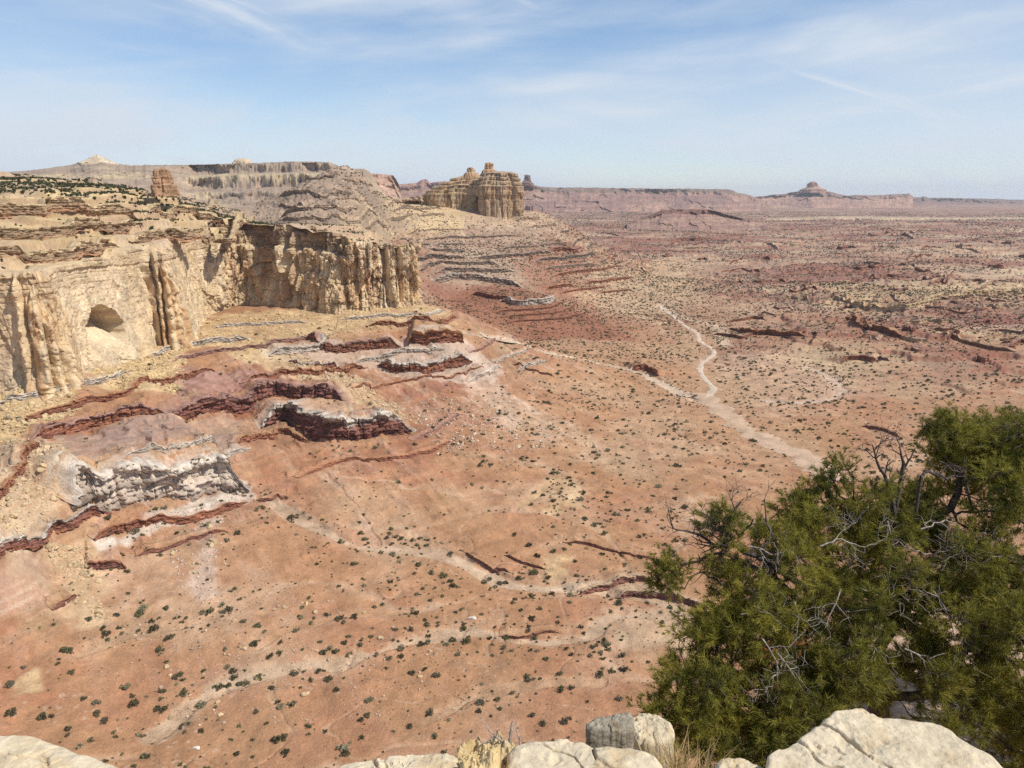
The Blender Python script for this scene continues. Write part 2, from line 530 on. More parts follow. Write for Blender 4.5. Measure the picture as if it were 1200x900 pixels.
# ledges: foot line (photo tracing, left to right), height, colours bottom->top, name, label
LEDGES = [
    dict(n='rock_ledge', foot=[(30, 527), (60, 520), (100, 510), (150, 502), (200, 497)], h=7, c=(MAROON * 1.2, RED2, PURP * 1.1),
         l='thin dark red ledge below the left end of the tan cliff'),
    dict(n='rock_ledge', foot=[(196, 500), (225, 492), (255, 487), (300, 481), (345, 480), (380, 483), (410, 489)], h=12, c=(RED2 * .9, MAROON * 1.25, PURP),
         l='dark red jointed ledge running below the purple slope'),
    dict(n='rock_ledge', foot=[(300, 500), (335, 496), (360, 505), (385, 519), (400, 521), (425, 518), (450, 514), (485, 509)], h=15, c=(MAROON * .9, MAROON * 1.15, WHITE * .85),
         l='deep maroon ledge with white top ending above the red plain'),
    dict(n='rock_ledge', foot=[(275, 527), (300, 522), (330, 512), (365, 520)], h=4.5, c=(MAROON, RED2, RED),
         l='low broken red ledge just below the deep maroon one'),
    dict(n='rock_ledge', foot=[(76, 603), (100, 597), (130, 601), (160, 594), (200, 585), (240, 576), (288, 572)], h=19, c=(GREY * .9, lerp(GREY, WHITE, .55), WHITE * .92),
         l='thick whitish grey ledge split by vertical cracks on the lower left slope'),
    dict(n='rock_ledge', foot=[(-40, 672), (0, 655), (30, 640), (60, 628), (95, 618), (130, 612)], h=5, c=(RED2, MAROON * 1.3, WHITE * .8),
         l='striped red and white ledge slanting down to the left edge'),
    dict(n='rock_ledge', foot=[(108, 640), (140, 628), (180, 622), (220, 613), (255, 603), (290, 592)], h=4, c=(MAROON * .9, RED2, RED2),
         l='thin red ledge under the white slope on the lower left'),
    dict(n='rock_ledge', foot=[(100, 668), (125, 668), (148, 665)], h=4, c=(MAROON, MAROON * 1.2, RED2),
         l='short dark red ledge low on the left slope'),
    dict(n='rock_ledge', foot=[(315, 417), (345, 414), (370, 412), (385, 405)], h=6, c=(GREY, WHITE * .8, WHITE * .9),
         l='pale grey ledge at the left of the benches under the promontory'),
    dict(n='rock_ledge', foot=[(358, 400), (380, 412), (410, 413), (440, 409), (470, 408)], h=8, c=(MAROON, RED2 * .8, PURP),
         l='curved dark red ledge under the middle of the promontory'),
    dict(n='rock_ledge', foot=[(476, 408), (500, 409), (525, 405), (540, 399)], h=12, c=(MAROON, RED2, RED),
         l='red ledge under the nose of the promontory'),
    dict(n='rock_ledge', foot=[(442, 430), (465, 439), (490, 440), (520, 433), (550, 426)], h=9, c=(MAROON, RED2 * .85, WHITE * .8),
         l='dark red and white ledge lower on the promontory slope'),
    dict(n='rock_ledge', foot=[(338, 439), (370, 442), (402, 441)], h=4, c=(RED2, MAROON * 1.2, WHITE * .8),
         l='low pinkish ledge left of the yellow rubble chute'),
    dict(n='rock_ledge', foot=[(670, 698), (700, 690), (735, 686), (770, 688)], h=3.2, c=(RED2, MAROON * 1.4, TAN),
         l='low broken ledge beside the dry wash left of the tree'),
    dict(n='rock_ledge', foot=[(715, 699), (745, 697), (775, 700), (805, 708), (840, 722)], h=3.6, c=(RED2, MAROON * 1.3, TAN),
         l='dark cut bank of the wash directly left of the tree'),
    dict(n='rock_ledge', foot=[(865, 388), (880, 393), (900, 394), (925, 398), (948, 401)], h=7, c=(MAROON, RED2 * .85, RED),
         l='dark cut bank in the middle of the right plain'),
    dict(n='rock_ledge', foot=[(988, 374), (1005, 382), (1020, 391), (1034, 394), (1048, 400), (1068, 404)], h=8, c=(MAROON, RED2 * .85, RED),
         l='dark red gully wall on the right plain'),
    dict(n='rock_ledge', foot=[(985, 352), (1005, 360), (1030, 362), (1065, 363), (1090, 358), (1130, 352), (1220, 349)], h=9, c=(WHITE * .9, TAN, YEL * .95),
         l='long pale tan escarpment across the right plain'),
    dict(n='rock_ledge', foot=[(1100, 400), (1130, 404), (1160, 412), (1190, 417)], h=4.5, c=(MAROON, RED2, TAN),
         l='small dark scarp near the right edge of the plain'),
    dict(n='rock_ledge', foot=[(740, 433), (758, 434), (775, 441)], h=6.5, c=(MAROON, RED2, RED2),
         l='small red cut bank beside the pale western wash'),
    dict(n='rock_ledge', foot=[(505, 330), (530, 327), (560, 328), (590, 333), (615, 338)], h=9, c=(GREY * .8, GREY, WHITE * .7),
         l='grey ledge on the slope beneath the castle butte'),
    dict(n='rock_ledge', foot=[(585, 353), (610, 358), (640, 357), (650, 352)], h=9, c=(PURP, WHITE * .75, WHITE * .75),
         l='pale ledge on the red skirt beneath the castle butte'),
]
for pts, h_, lab in [([(545, 648), (560, 658), (580, 668), (600, 672)], 1.6, 'thin dark scarp above the upper pale wash at the centre'),
                     ([(592, 652), (612, 661), (640, 668)], 1.3, 'short thin scarp right of the centre wash'),
                     ([(660, 634), (690, 640), (720, 650), (775, 657)], 1.4, 'long thin scarp on the red flat left of the pine'),
                     ([(585, 744), (610, 746), (635, 742), (655, 741)], 1.5, 'short dark scarp beside the lower pale wash'),
                     ([(300, 590), (318, 592), (338, 588)], 1.8, 'small dark scarp at the head of the upper wash'),
                     ([(60, 712), (75, 706), (88, 698)], 2.2, 'short red scarp low at the left edge of the slope'),
                     ([(160, 655), (200, 646), (235, 634), (268, 626)], 1.8, 'thin wavering red scarp below the white slope'),
                     ([(600, 428), (625, 436), (650, 441)], 2.0, 'thin scarp along the near bank of the western wash'),
                     ([(1010, 500), (1035, 506), (1056, 514)], 2.4, 'thin dark scarp behind the top of the pine')]:
    LEDGES.append(dict(n='rock_ledge', foot=pts, h=h_, c=(MAROON, MAROON * 1.3, RED), l=lab))
for L_ in LEDGES:
    p = trace(VS, L_['foot'])
    L_['P'], L_['S'] = catmull(p, 0.8 if p[:, 1].mean() < 700 else 1.4)
    cs = max(1, len(L_['P']) // 40)
    L_['Pc'] = np.vstack([L_['P'][::cs], L_['P'][-1:]])
    L_['box'] = (L_['P'].min(0) - 90, L_['P'].max(0) + 90)

# minor outcrops: broken ledges following the contours of the slope
def contour_ledges(pxs, rr_, levels, butte_side, seed):
    r = np.random.default_rng(seed)
    D = np.array([ray(p, 500)[:2] for p in pxs]); D /= np.linalg.norm(D, axis=1)[:, None]
    ZZ = VS(D[:, 0, None] * rr_[None], D[:, 1, None] * rr_[None])
    made = []
    for lv, hh in levels:
        up = ZZ >= lv
        k = up.argmax(1); ok = up.any(1) & (k > 0)
        P = D * rr_[k][:, None]
        j = 0
        while j < len(pxs):
            if not ok[j]:
                j += 1; continue
            e = j + 1; ln = 0; want = (45 + 150 * r.random()) * (1.4 if butte_side else 1)
            while e < len(pxs) and ok[e]:
                st = np.linalg.norm(P[e] - P[e - 1])
                if st > (40 if butte_side else 16) or ln > want:
                    break
                ln += st; e += 1
            seg = P[j:e]
            gap = int(2 + 26 * r.random() ** 1.5)
            if len(seg) >= 5 and ln > 14:
                c = seg[len(seg) // 2]
                clear = all(np.min(np.linalg.norm(L_['P'] - c, axis=1)) > 11 for L_ in LEDGES) and all(np.linalg.norm(q - c) > 16 for q in made)
                pxm = pxs[(j + e) // 2]
                if clear and r.random() < (.75 if butte_side else .52):
                    made.append(c)
                    kk = max(2, len(seg) // 7)
                    pts = np.vstack([seg[::kk], seg[-1:]]) if (len(seg) - 1) % kk else seg[::kk]
                    tone = r.random() + (.25 if pxm > 300 and not butte_side and lv > -152 else 0)
                    cc = (MAROON * 1.25, RED2 * .95, lerp(RED2, RED, .5)) if tone < .5 else ((MAROON * 1.5, PURP, PURP * 1.2) if tone < .75 else (GREY, WHITE * .75, WHITE * .85))
                    word = 'dark red' if tone < .5 else ('purplish' if tone < .75 else 'pale grey')
                    px = pxs[(j + e) // 2]
                    if butte_side and lv > -135:
                        cc = (GREY * .45, GREY * .6, GREY * .95); word = 'dark grey'
                    elif butte_side:
                        cc = (MAROON * .9, RED2 * .85, RED2); word = 'dark red'
                    if butte_side and lv > -75:
                        cc = (GREY * .6, lerp(GREY, TAN, .3) * .9, lerp(GREY, TAN, .5)); word = 'grey tan'
                    where = ('the grey hill behind the promontory' if px < 460 else 'the skirt of the castle butte') if butte_side else 'the lower left slope' if px < 200 and lv < -148 else ('the talus under the left wall' if px < 250 else ('the slope below the alcove' if px < 400 else 'the apron of the promontory'))
                    yield dict(n='rock_ledge', pl=pts, h=hh * (.6 + .8 * r.random()), c=cc, l=f'minor broken {word} ledge on {where}', g=f'minor {word} ledges on {where}', step=1.6 if butte_side else .9)
            j = e + gap


def plain_ledges():
    r = np.random.default_rng(77)
    got = []
    while len(got) < 95:
        py = 268 + 160 * r.random() ** .8
        px = 640 + 570 * r.random()
        ln = (14 + 50 * r.random() ** 2) * (1.0 if py > 320 else .9)
        if py > 330 and px < 850 or (py > 400 and px < 1000) or any(abs(px - a) < ln * .8 and abs(py - b) < 4 for a, b in got):
            continue
        got.append((px, py))
        k = 4 + int(ln / 14)
        xs = np.linspace(px - ln / 2, px + ln / 2, k)
        ys = py + (r.random() - .45) * .16 * (xs - px) + r.normal(size=k) * .9 + 1.6 * np.sin(xs / 9 + px)
        P = trace(VS, list(zip(xs, ys)))
        D = float(np.hypot(*P.mean(0)))
        t = r.random()
        cc = (MAROON, RED2 * .9, lerp(RED2, PURP, .5)) if t < .55 else ((MAROON * 1.4, PURP, lerp(TAN, PINK, .5)) if t < .8 else (TAN * .8, TAN, lerp(TAN, PALE, .4)))
        w = 'dark red' if t < .55 else ('purplish' if t < .8 else 'tan')
        z = 'far' if D > 1900 else ('middle' if D > 1250 else 'nearer')
        yield dict(n='rock_ledge', pl=P, h=(2.2 + 4.0 * r.random() ** 1.5) * (D / 1100) ** .55, c=cc, l=f'low broken {w} ledge on the {z} benches of the right plain', g=f'low {w} ledges on the {z} benches of the right plain', step=1.0 * D / 700)


SLOPE_LV = [(-119, 3.5), (-124, 4), (-129, 3), (-133, 3.5), (-138, 3.2), (-142, 4.5), (-146, 3), (-150, 3.2), (-154, 4.2), (-158, 2.6), (-162, 3.4), (-166, 2.6), (-169, 2.0), (-172, 1.8), (-175, 1.3)]
BUTTE_LV = [(-176, 2.5), (-172, 3), (-168, 3), (-163, 3.5), (-157, 4), (-150, 4), (-143, 5), (-134, 6), (-124, 6), (-115, 7), (-104, 5), (-94, 5), (-84, 4), (-70, 4), (-56, 5), (-44, 4), (-32, 5), (-20, 4), (-8, 5), (5, 4), (16, 4)]
for L_ in list(plain_ledges()) + list(contour_ledges(np.arange(-40, 640, 1.5), np.arange(225, 800, 1.0), SLOPE_LV, False, 91)) + list(contour_ledges(np.arange(345, 735, 1.5), np.arange(930, 1800, 2.0), BUTTE_LV, True, 95)):
    L_['P'], L_['S'] = catmull(L_['pl'], L_.get('step', .9))
    cs = max(1, len(L_['P']) // 24)
    L_['Pc'] = np.vstack([L_['P'][::cs], L_['P'][-1:]])
    L_['box'] = (L_['P'].min(0) - 40, L_['P'].max(0) + 40)
    LEDGES.append(L_)

# washes and tracks: centre line, half width, depth, colour, softness
WASH = [
    ([(310, 590), (350, 610), (400, 635), (450, 645), (520, 652), (560, 668), (600, 685), (690, 690), (760, 700), (830, 730)], 3.8, 1.2, lerp(TAN, PALE, .4)),
    ([(180, 860), (215, 835), (240, 812), (300, 790), (350, 780), (400, 777), (480, 752), (560, 742), (640, 752), (690, 745), (710, 722), (780, 722)], 3.2, 1.0, lerp(TAN, PALE, .2)),
    ([(562, 394), (600, 400), (630, 410), (675, 420), (725, 430), (760, 440), (780, 452), (812, 468)], 6.0, 2.0, lerp(PALE, TAN, .6)),
    ([(945, 430), (960, 436), (980, 448), (985, 460), (965, 469), (940, 471), (900, 470)], 5.0, 1.0, lerp(PALE, PINK, .3)),
    ([(470, 380), (530, 385), (562, 394)], 3.5, 1.0, lerp(PALE, TAN, .5)),
    ([(850, 405), (846, 390), (836, 380), (800, 372), (776, 358)], 9.0, 1.0, lerp(TAN, PALE, .4)),
    ([(600, 600), (640, 570), (655, 560), (690, 572)], 2.0, 0.5, lerp(YEL, RED, .5)),
    ([(380, 560), (420, 600), (440, 640)], 1.6, 0.8, lerp(PINK, TAN, .5)),
    ([(300, 760), (350, 735), (420, 720), (480, 716)], 1.6, 0.6, ORNG),
    ([(500, 850), (560, 815), (640, 800), (700, 800)], 2.0, 0.6, lerp(RED, TAN, .5)),
    ([(90, 770), (150, 745), (220, 735), (260, 720)], 2.2, 0.8, lerp(RED, TAN, .6)),
    ([(640, 640), (700, 632), (760, 650), (800, 640)], 1.5, 0.8, lerp(RED, TAN, .4)),
]
WASHES = []
for pts, w, dep, c in WASH:
    p = trace(VS, pts)
    q, _ = catmull(p, 6.0)
    WASHES.append((q, w, dep, c, q.min(0) - 60, q.max(0) + 60))

# ground colour areas (outlines on the ground)
ZONE = [
    ([(430, 250), (560, 250), (640, 245), (690, 275), (640, 330), (540, 345), (480, 340), (440, 300)], lerp(GREY, TAN, .45), 25, .9),
    ([(500, 330), (620, 338), (720, 380), (730, 398), (640, 400), (510, 352)], RED2 * .92, 12, .95),
    ([(620, 290), (690, 330), (720, 375), (640, 350), (610, 310)], RED2 * 1.05, 20, .8),
    ([(430, 238), (540, 236), (650, 248), (640, 268), (560, 268), (500, 275), (440, 300)], lerp(TAN, GREY, .15), 15, .9),
    ([(700, 310), (800, 300), (830, 340), (760, 375), (690, 350)], lerp(TAN, YEL, .3), 40, .7),
    ([(860, 410), (960, 420), (1010, 460), (960, 480), (900, 480), (840, 450)], lerp(TAN, PINK, .45), 20, .8),
    ([(920, 405), (1070, 405), (1075, 432), (990, 445), (930, 430)], lerp(TAN, YEL, .35), 22, .75),
    ([(960, 335), (1260, 330), (1260, 356), (980, 362)], lerp(TAN, YEL, .5), 30, .85),
    ([(1100, 395), (1260, 395), (1260, 412), (1130, 410)], lerp(TAN, YEL, .4), 20, .8),
    ([(870, 372), (1000, 365), (1060, 405), (1260, 410), (1260, 470), (1080, 450), (1050, 410), (900, 402)], RED2, 40, .55),
    ([(1000, 470), (1240, 455), (1240, 520), (1040, 505)], lerp(RED2, RED, .5), 20, .7),
    ([(700, 440), (900, 440), (960, 530), (900, 560), (780, 500)], lerp(TAN, RED, .5), 25, .4),
    # talus of the great cliff
    ([(0, 466), (60, 460), (96, 458), (92, 490), (60, 516), (-20, 545)], YEL, 3, 1),
    ([(104, 438), (200, 404), (222, 402), (216, 440), (208, 482), (150, 478), (112, 460)], YEL, 3, 1),
    ([(78, 502), (94, 464), (112, 458), (152, 472), (196, 490), (100, 506)], RED * .97, 2.5, 1),
    ([(213, 442), (221, 408), (258, 410), (264, 442)], RED * .95, 2.5, 1),
    ([(222, 408), (240, 368), (500, 358), (545, 382), (400, 396), (330, 406), (290, 432), (260, 412)], YEL * .98, 7, .8),
    ([(285, 372), (335, 369), (330, 396), (290, 392)], lerp(RED, YEL, .35), 5, .8),
    ([(480, 372), (528, 376), (545, 396), (490, 397)], RED, 4, .8),
    ([(208, 442), (262, 442), (345, 462), (250, 478), (208, 490)], PURP * 1.25, 3, .9),
    ([(310, 408), (420, 406), (545, 398), (590, 432), (575, 452), (480, 448), (440, 440), (320, 432)], WHITE * .9, 5, .6),
    ([(290, 430), (340, 412), (400, 440), (460, 478), (492, 506), (440, 494), (385, 478), (345, 462)], lerp(YEL, PINK, .25), 4, .85),
    ([(70, 520), (200, 497), (285, 495), (280, 532), (200, 552), (130, 570), (80, 588)], lerp(GREY, PURP, .4) * 1.12, 4, .9),
    ([(-30, 550), (70, 528), (85, 590), (30, 642), (-30, 655)], lerp(PALE, YEL, .45), 4, .9),
    ([(112, 642), (200, 604), (288, 568), (294, 590), (220, 612), (120, 652)], WHITE * 1.0, 2, .95),
    ([(200, 500), (330, 485), (345, 500), (290, 520)], lerp(RED, PALE, .35), 3, .8),
    ([(285, 500), (340, 486), (400, 524), (330, 545), (290, 560)], lerp(RED, PINK, .3), 6, .7),
    ([(236, 612), (252, 606), (256, 700), (228, 708)], lerp(PINK, WHITE, .45), 2.5, .75),
    ([(50, 640), (98, 640), (130, 730), (95, 740), (66, 690)], lerp(YEL, PINK, .3), 4, .85),
    ([(0, 668), (50, 655), (60, 690), (0, 720)], PALE, 5, .5),
    ([(540, 440), (590, 452), (650, 505), (590, 500), (555, 470)], lerp(PALE, PINK, .3), 10, .75),
    ([(640, 560), (672, 555), (676, 590), (650, 600)], YEL, 6, .4),
    ([(640, 655), (662, 655), (664, 690), (645, 692)], YEL, 4, .6),
    ([(720, 722), (790, 720), (820, 760), (760, 765), (700, 745)], TAN, 6, .8),
    ([(20, 800), (40, 790), (46, 808), (24, 814)], YEL, 2, .7),
]
ZONES = []
for pts, c, soft, op in ZONE:
    p = trace(VS, pts)
    ZONES.append((p, c, soft, op, p.min(0) - soft * 4, p.max(0) + soft * 4))


KEEPFLAT = [(q, w * 1.5, q.min(0) - 140, q.max(0) + 140) for q, w, dep, c, lo, hi in WASHES[2:6]]
for pts, w in (([(985, 565), (960, 550), (940, 535), (910, 520), (880, 507), (855, 490), (838, 475), (822, 461)], 14), ([(828, 466), (836, 456), (820, 435), (824, 425), (837, 415), (832, 407), (816, 390), (800, 380), (772, 357)], 8)):
    q = trace(VS, pts)
    KEEPFLAT.append((q, w, q.min(0) - 140, q.max(0) + 140))


def terrace(z, step, sharp, jit):
    k = np.floor((z + jit) / step)
    f = (z + jit) / step - k
    return (k + sst(0.5 - sharp, 0.5 + sharp, f)) * step - jit


def channels(x, y):
    wx = x + 16 * vn2(x / 45, y / 45, 61) + 5 * vn2(x / 13, y / 13, 62); wy = y + 16 * vn2(x / 45, y / 45, 63) + 5 * vn2(x / 13, y / 13, 64)
    a = sst(.90, .985, 1 - np.abs(vn2(wx / 85, wy / 60, 65)))
    b = sst(.90, .985, 1 - np.abs(vn2(wx / 34 + 9, wy / 24, 66))) * sst(-.1, .4, vn2(x / 90, y / 90, 67))
    return np.maximum(a, .7 * b)


def far_w(x, y):
    r = np.hypot(x, y)
    return np.maximum(sst(900, 2000, r), sst(600, 1000, r) * sst(.19, .33, x / np.maximum(r, 1)))


def ground_z(x, y):
    """height of the valley ground anywhere"""
    x = np.asarray(x, F8); y = np.asarray(y, F8)
    r = np.hypot(x, y)
    z = VS(x, y)
    far = far_w(x, y)
    # rolling ground and gullies
    rd = np.full(x.shape, 999.0)
    for q, w_, lo, hi in KEEPFLAT:
        m = (x > lo[0]) & (x < hi[0]) & (y > lo[1]) & (y < hi[1])
        if m.any():
            d, _, _, _ = seg_dist(x[m], y[m], q)
            rd[m] = np.minimum(rd[m], d - w_)
    free = sst(5, 110, rd)
    butte_side = sst(.10, .02, x / np.maximum(y, 1)) * sst(1000, 1200, y)
    far = far * (1 - .6 * butte_side)
    hills = fbm2(x, y, 240, 4, 1) * 15 * far * (.25 + .75 * sst(.12, .30, x / np.maximum(r, 1))) * sst(9000, 3000, r)
    z = z + (fbm2(x, y, 120, 3, 2) * 1.2 + hills) * (.12 + .88 * free)
    wh = np.exp(-((x + 275) / 130.0) ** 2 - ((y - 1370) / 230.0) ** 2)
    z = z + fbm2(x + 12 * vn2(x / 40, y / 40, 55), y, 85, 4, 51, ridged=True) * 19 * wh + fbm2(x, y, 30, 4, 53, ridged=True) * 6 * wh
    gx = x + 8 * vn2(x / 30, y / 30, 5); gy = y + 8 * vn2(x / 30, y / 30, 6)
    g = fbm2(gx, gy, 46, 4, 11, ridged=True)
    z = z - .55 * channels(x, y) * (1 - far)
    slope_zone = np.exp(-((z + 152) / 24.0) ** 2) * (x < 160) * sst(950, 820, y)
    z = z + g * (0.55 + 1.0 * slope_zone + 2.0 * far) * (.2 + .8 * free)
    # rills running down the slopes (they fall towards the viewer and the right)
    ru = gx * .80 + gy * .60; rv = -gx * .60 + gy * .80
    rill = fbm2(ru, rv / 5.0, 15, 4, 21, ridged=True)
    spur = fbm2(ru + 10 * vn2(x / 50, y / 50, 24), rv / 3.0, 58, 3, 25, ridged=True)
    z = z + rill * 3.0 * slope_zone + (spur - .1) * 5.5 * slope_zone * sst(700, 560, y) + fbm2(x, y, 24, 3, 23, ridged=True) * .9 * (.4 + slope_zone) * free
    z = z + fbm2(x, y, 9, 4, 31) * (0.28 + 0.65 * slope_zone)
    j1 = fbm2(x, y, 60, 3, 35) * 4
    zt = terrace(z, 3.2, .12, j1)
    ws = .45 * slope_zone + .30 * sst(.0, .4, fbm2(x, y, 90, 3, 37)) * (1 - far) * sst(-20, 40, rd)
    z = z * (1 - ws) + zt * ws
    # benches of the far red country
    w = np.maximum(far * free * (1 - .5 * butte_side), .8 * wh)
    j2 = fbm2(x, y, 180, 4, 41) * 7
    zt = terrace(z, 6.0, 0.10, j2)
    z = z * (1 - 0.9 * w) + zt * 0.9 * w
    for L_ in LEDGES:
        (ax, ay), (bx, by) = L_['box']
        m = (x > ax) & (x < bx) & (y > ay) & (y < by)
        if not m.any():
            continue
        d, sd, fr, ln = seg_dist(x[m], y[m], L_['Pc'])
        endf = sst(0, .12, fr) * sst(1, .88, fr)
        dd = d * sd
        up = sst(1.2 + .12 * L_['h'], 3.4 + .16 * L_['h'], dd) * np.exp(-np.maximum(dd - 3 - .16 * L_['h'], 0) / (L_['h'] * 3.5))
        z[m] += L_['h'] * 0.93 * endf * up
    for q, w, dep, c, lo, hi in WASHES:
        m = (x > lo[0]) & (x < hi[0]) & (y > lo[1]) & (y < hi[1])
        if not m.any():
            continue
        d, _, _, _ = seg_dist(x[m], y[m], q)
        d = d + 2.0 * vn2(x[m] / 14, y[m] / 14, 77)
        z[m] -= dep * (1 - sst(w * 0.9, w * 1.5, d))
    return z


def ground_col(x, y, z, steep):
    r = np.hypot(x, y)
    n1 = fbm2(x, y, 170, 4, 101); n2 = fbm2(x, y, 38, 4, 131); n3 = fbm2(x, y, 8, 3, 151)
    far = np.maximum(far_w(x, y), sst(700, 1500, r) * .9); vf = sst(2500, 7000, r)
    base = lerp(RED, ORNG, sst(-.2, .5, n1))
    base = lerp(base, lerp(RED2, RED, .45), sst(.05, .5, n2) * .6)
    base = lerp(base, TAN, sst(.05, .5, fbm2(x, y, 75, 5, 171)) * .45)
    base = lerp(base, RED2 * 1.1, sst(.1, .45, fbm2(x + 20 * n2, y, 52, 5, 173)) * .32)
    # far country: tan, pink and purple beds following the benches
    wx = x + 60 * fbm2(x, y, 130, 3, 195); wy = y + 60 * fbm2(x, y, 130, 3, 197)
    bi, bf = beds(z + 2.5 * n1, 2.6, 199)
    bands = fbm2(wx * .55, wy, 150, 5, 191) + .55 * (hash1(bi, 201) - .5)
    fc = lerp(lerp(PURP * 1.02, RED2, .65), lerp(TAN, PINK, .35) * .92, sst(-.32, .30, bands))
    fc = lerp(fc, lerp(YEL, PALE, .5), sst(.30, .62, fbm2(wx * .45, wy, 230, 5, 211) + .3 * (hash1(bi, 203) - .5)) * .85)
    fc = lerp(fc, GREY * .72, sst(.05, .4, fbm2(wx, wy, 70, 5, 231)) * .5)
    fc = lerp(fc, MAROON * 1.3, sst(.18, .45, fbm2(wx * .4, wy, 45, 4, 233)) * .45)
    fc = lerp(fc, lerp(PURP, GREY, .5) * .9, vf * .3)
    fc = fc * (1 + .16 * fbm2(x, y, 22, 4, 235))[..., None]
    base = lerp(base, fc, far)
    chn = channels(x, y) * (1 - far)
    base = lerp(base, lerp(TAN, PINK, .2) * 1.02, chn * np.clip(.42 + .5 * n3 + .3 * n2, 0, .8))
    # thin beds showing on the slopes
    bi, bf = beds(z + 1.2 * n2, 1.7, 205)
    sz_ = np.exp(-((z + 150) / 26.0) ** 2) * (x < 160) * (1 - far)
    hb = hash1(bi, 207)
    base = base * (1 + (.30 * sz_ + .10 * (1 - far)) * (hb - .5))[..., None]
    base = lerp(base, lerp(PALE, PINK, .4), sst(.80, .9, hb) * sz_ * sst(-.1, .3, n3) * .55)
    su = x * .80 + y * .60; sv = -x * .60 + y * .80
    rl1 = fbm2(su, sv / 7.0, 11, 4, 281); rl2 = fbm2(su, sv / 6.0, 30, 4, 283)
    base = lerp(base, RED2 * 1.08, sz_ * .45 * sst(-.35, .25, fbm2(su, sv / 4.0, 40, 4, 285)))
    base = base * (1 + .34 * sz_ * rl1)[..., None]
    base = lerp(base, lerp(YEL, PALE, .3) * .95, sst(.12, .45, rl2) * sz_ * .45)
    base = lerp(base, lerp(WHITE, PINK, .4), sst(.30, .55, rl1) * sz_ * .35)
    for lv, cc_ in ((-119, MAROON * 1.6), (-124, RED2), (-129, RED2), (-133, PURP), (-138, MAROON * 1.5), (-142, RED2 * .9), (-146, PURP), (-150, WHITE * .8), (-154, RED2), (-158, MAROON * 1.6), (-162, RED2), (-166, RED2 * .85), (-169, RED2), (-172, RED2)):
        base = lerp(base, cc_, np.exp(-((z - lv - 1.4 * n2) / 1.1) ** 2) * sz_ * np.clip(.35 + .9 * n2 + .5 * n3, 0, .75))
    base = lerp(base, MAROON * 1.35, sst(.20, .08, hb) * (sz_ * .7 + .22 * (1 - far)) * sst(-.15, .3, n2) * sst(.03, .12, steep))
    # big traced areas; edges broken up by noise
    for p, c, soft, op, lo, hi in ZONES:
        m = (x > lo[0]) & (x < hi[0]) & (y > lo[1]) & (y < hi[1])
        if not m.any():
            continue
        rl = fbm2((x[m] * .8 + y[m] * .6), (-x[m] * .6 + y[m] * .8) / 6.0, 9, 3, 271)
        sd = poly_sd(x[m], y[m], p) + soft * 1.5 * n2[m] + soft * 1.1 * n3[m] + soft * 1.4 * rl
        w = sst(-soft, soft, sd) * op
        base[m] = lerp(base[m], c * (1 + .16 * rl + .10 * n3[m])[..., None], w * np.clip(.80 + .25 * n3[m] + .3 * n2[m], 0, 1))
    for q, w, dep, c, lo, hi in WASHES:
        m = (x > lo[0]) & (x < hi[0]) & (y > lo[1]) & (y < hi[1])
        if not m.any():
            continue
        d, _, _, _ = seg_dist(x[m], y[m], q)
        d = d + 2.0 * vn2(x[m] / 14, y[m] / 14, 77) + w * .5 * n3[m]
        d = d + 3.0 * n2[m] + 1.6 * n3[m]
        wt = (1 - sst(w * 0.5, w * 1.5, d))
        halo = (1 - sst(w, w * 4.5, d)) * sst(-.3, .4, n2[m])
        base[m] = lerp(base[m], lerp(TAN, PINK, .5), halo * .45)
        base[m] = lerp(base[m], c * (1 + .2 * n3[m])[..., None], wt * np.clip(.85 + .3 * n2[m] + .3 * n3[m], .62, .95))
    hl = sst(-88, -58, z + 8 * n2) * (x < -100) * (y > 950)
    hc = lerp(lerp(GREY, TAN, .35), lerp(TAN, YEL, .6), sst(-290, -215, x + 30 * n2 + 12 * n3))
    bi, bf = beds(z + 2 * n2, 4.5, 291)
    hc = hc * (.84 + .3 * hash1(bi, 293))[..., None]
    base = lerp(base, hc, hl * .92)
    # bare rock on risers
    base = lerp(base, lerp(MAROON, RED2, .55), sst(.34, .75, steep) * far * .85 * (1 - hl))
    base = lerp(base, GREY * .7, sst(.5, .9, steep) * hl * .7)
    base = lerp(base, RED2 * .85, sst(.30, .7, steep) * (1 - far) * (x < 150) * .35 * sst(-.1, .3, n3))
    n4 = fbm2(x, y, 2.6, 3, 153)
    base = base * (1 + .13 * n3 + .10 * n2 + .13 * n4 * (1 - far))[..., None]
    # pale stone litter
    lit = sst(.42, .7, fbm2(x, y, 2.2, 2, 251)) * sst(-.1, .5, fbm2(x, y, 30, 3, 261))
    base = lerp(base, PALE * 1.05, lit * .35 * (1 - far))
    return base


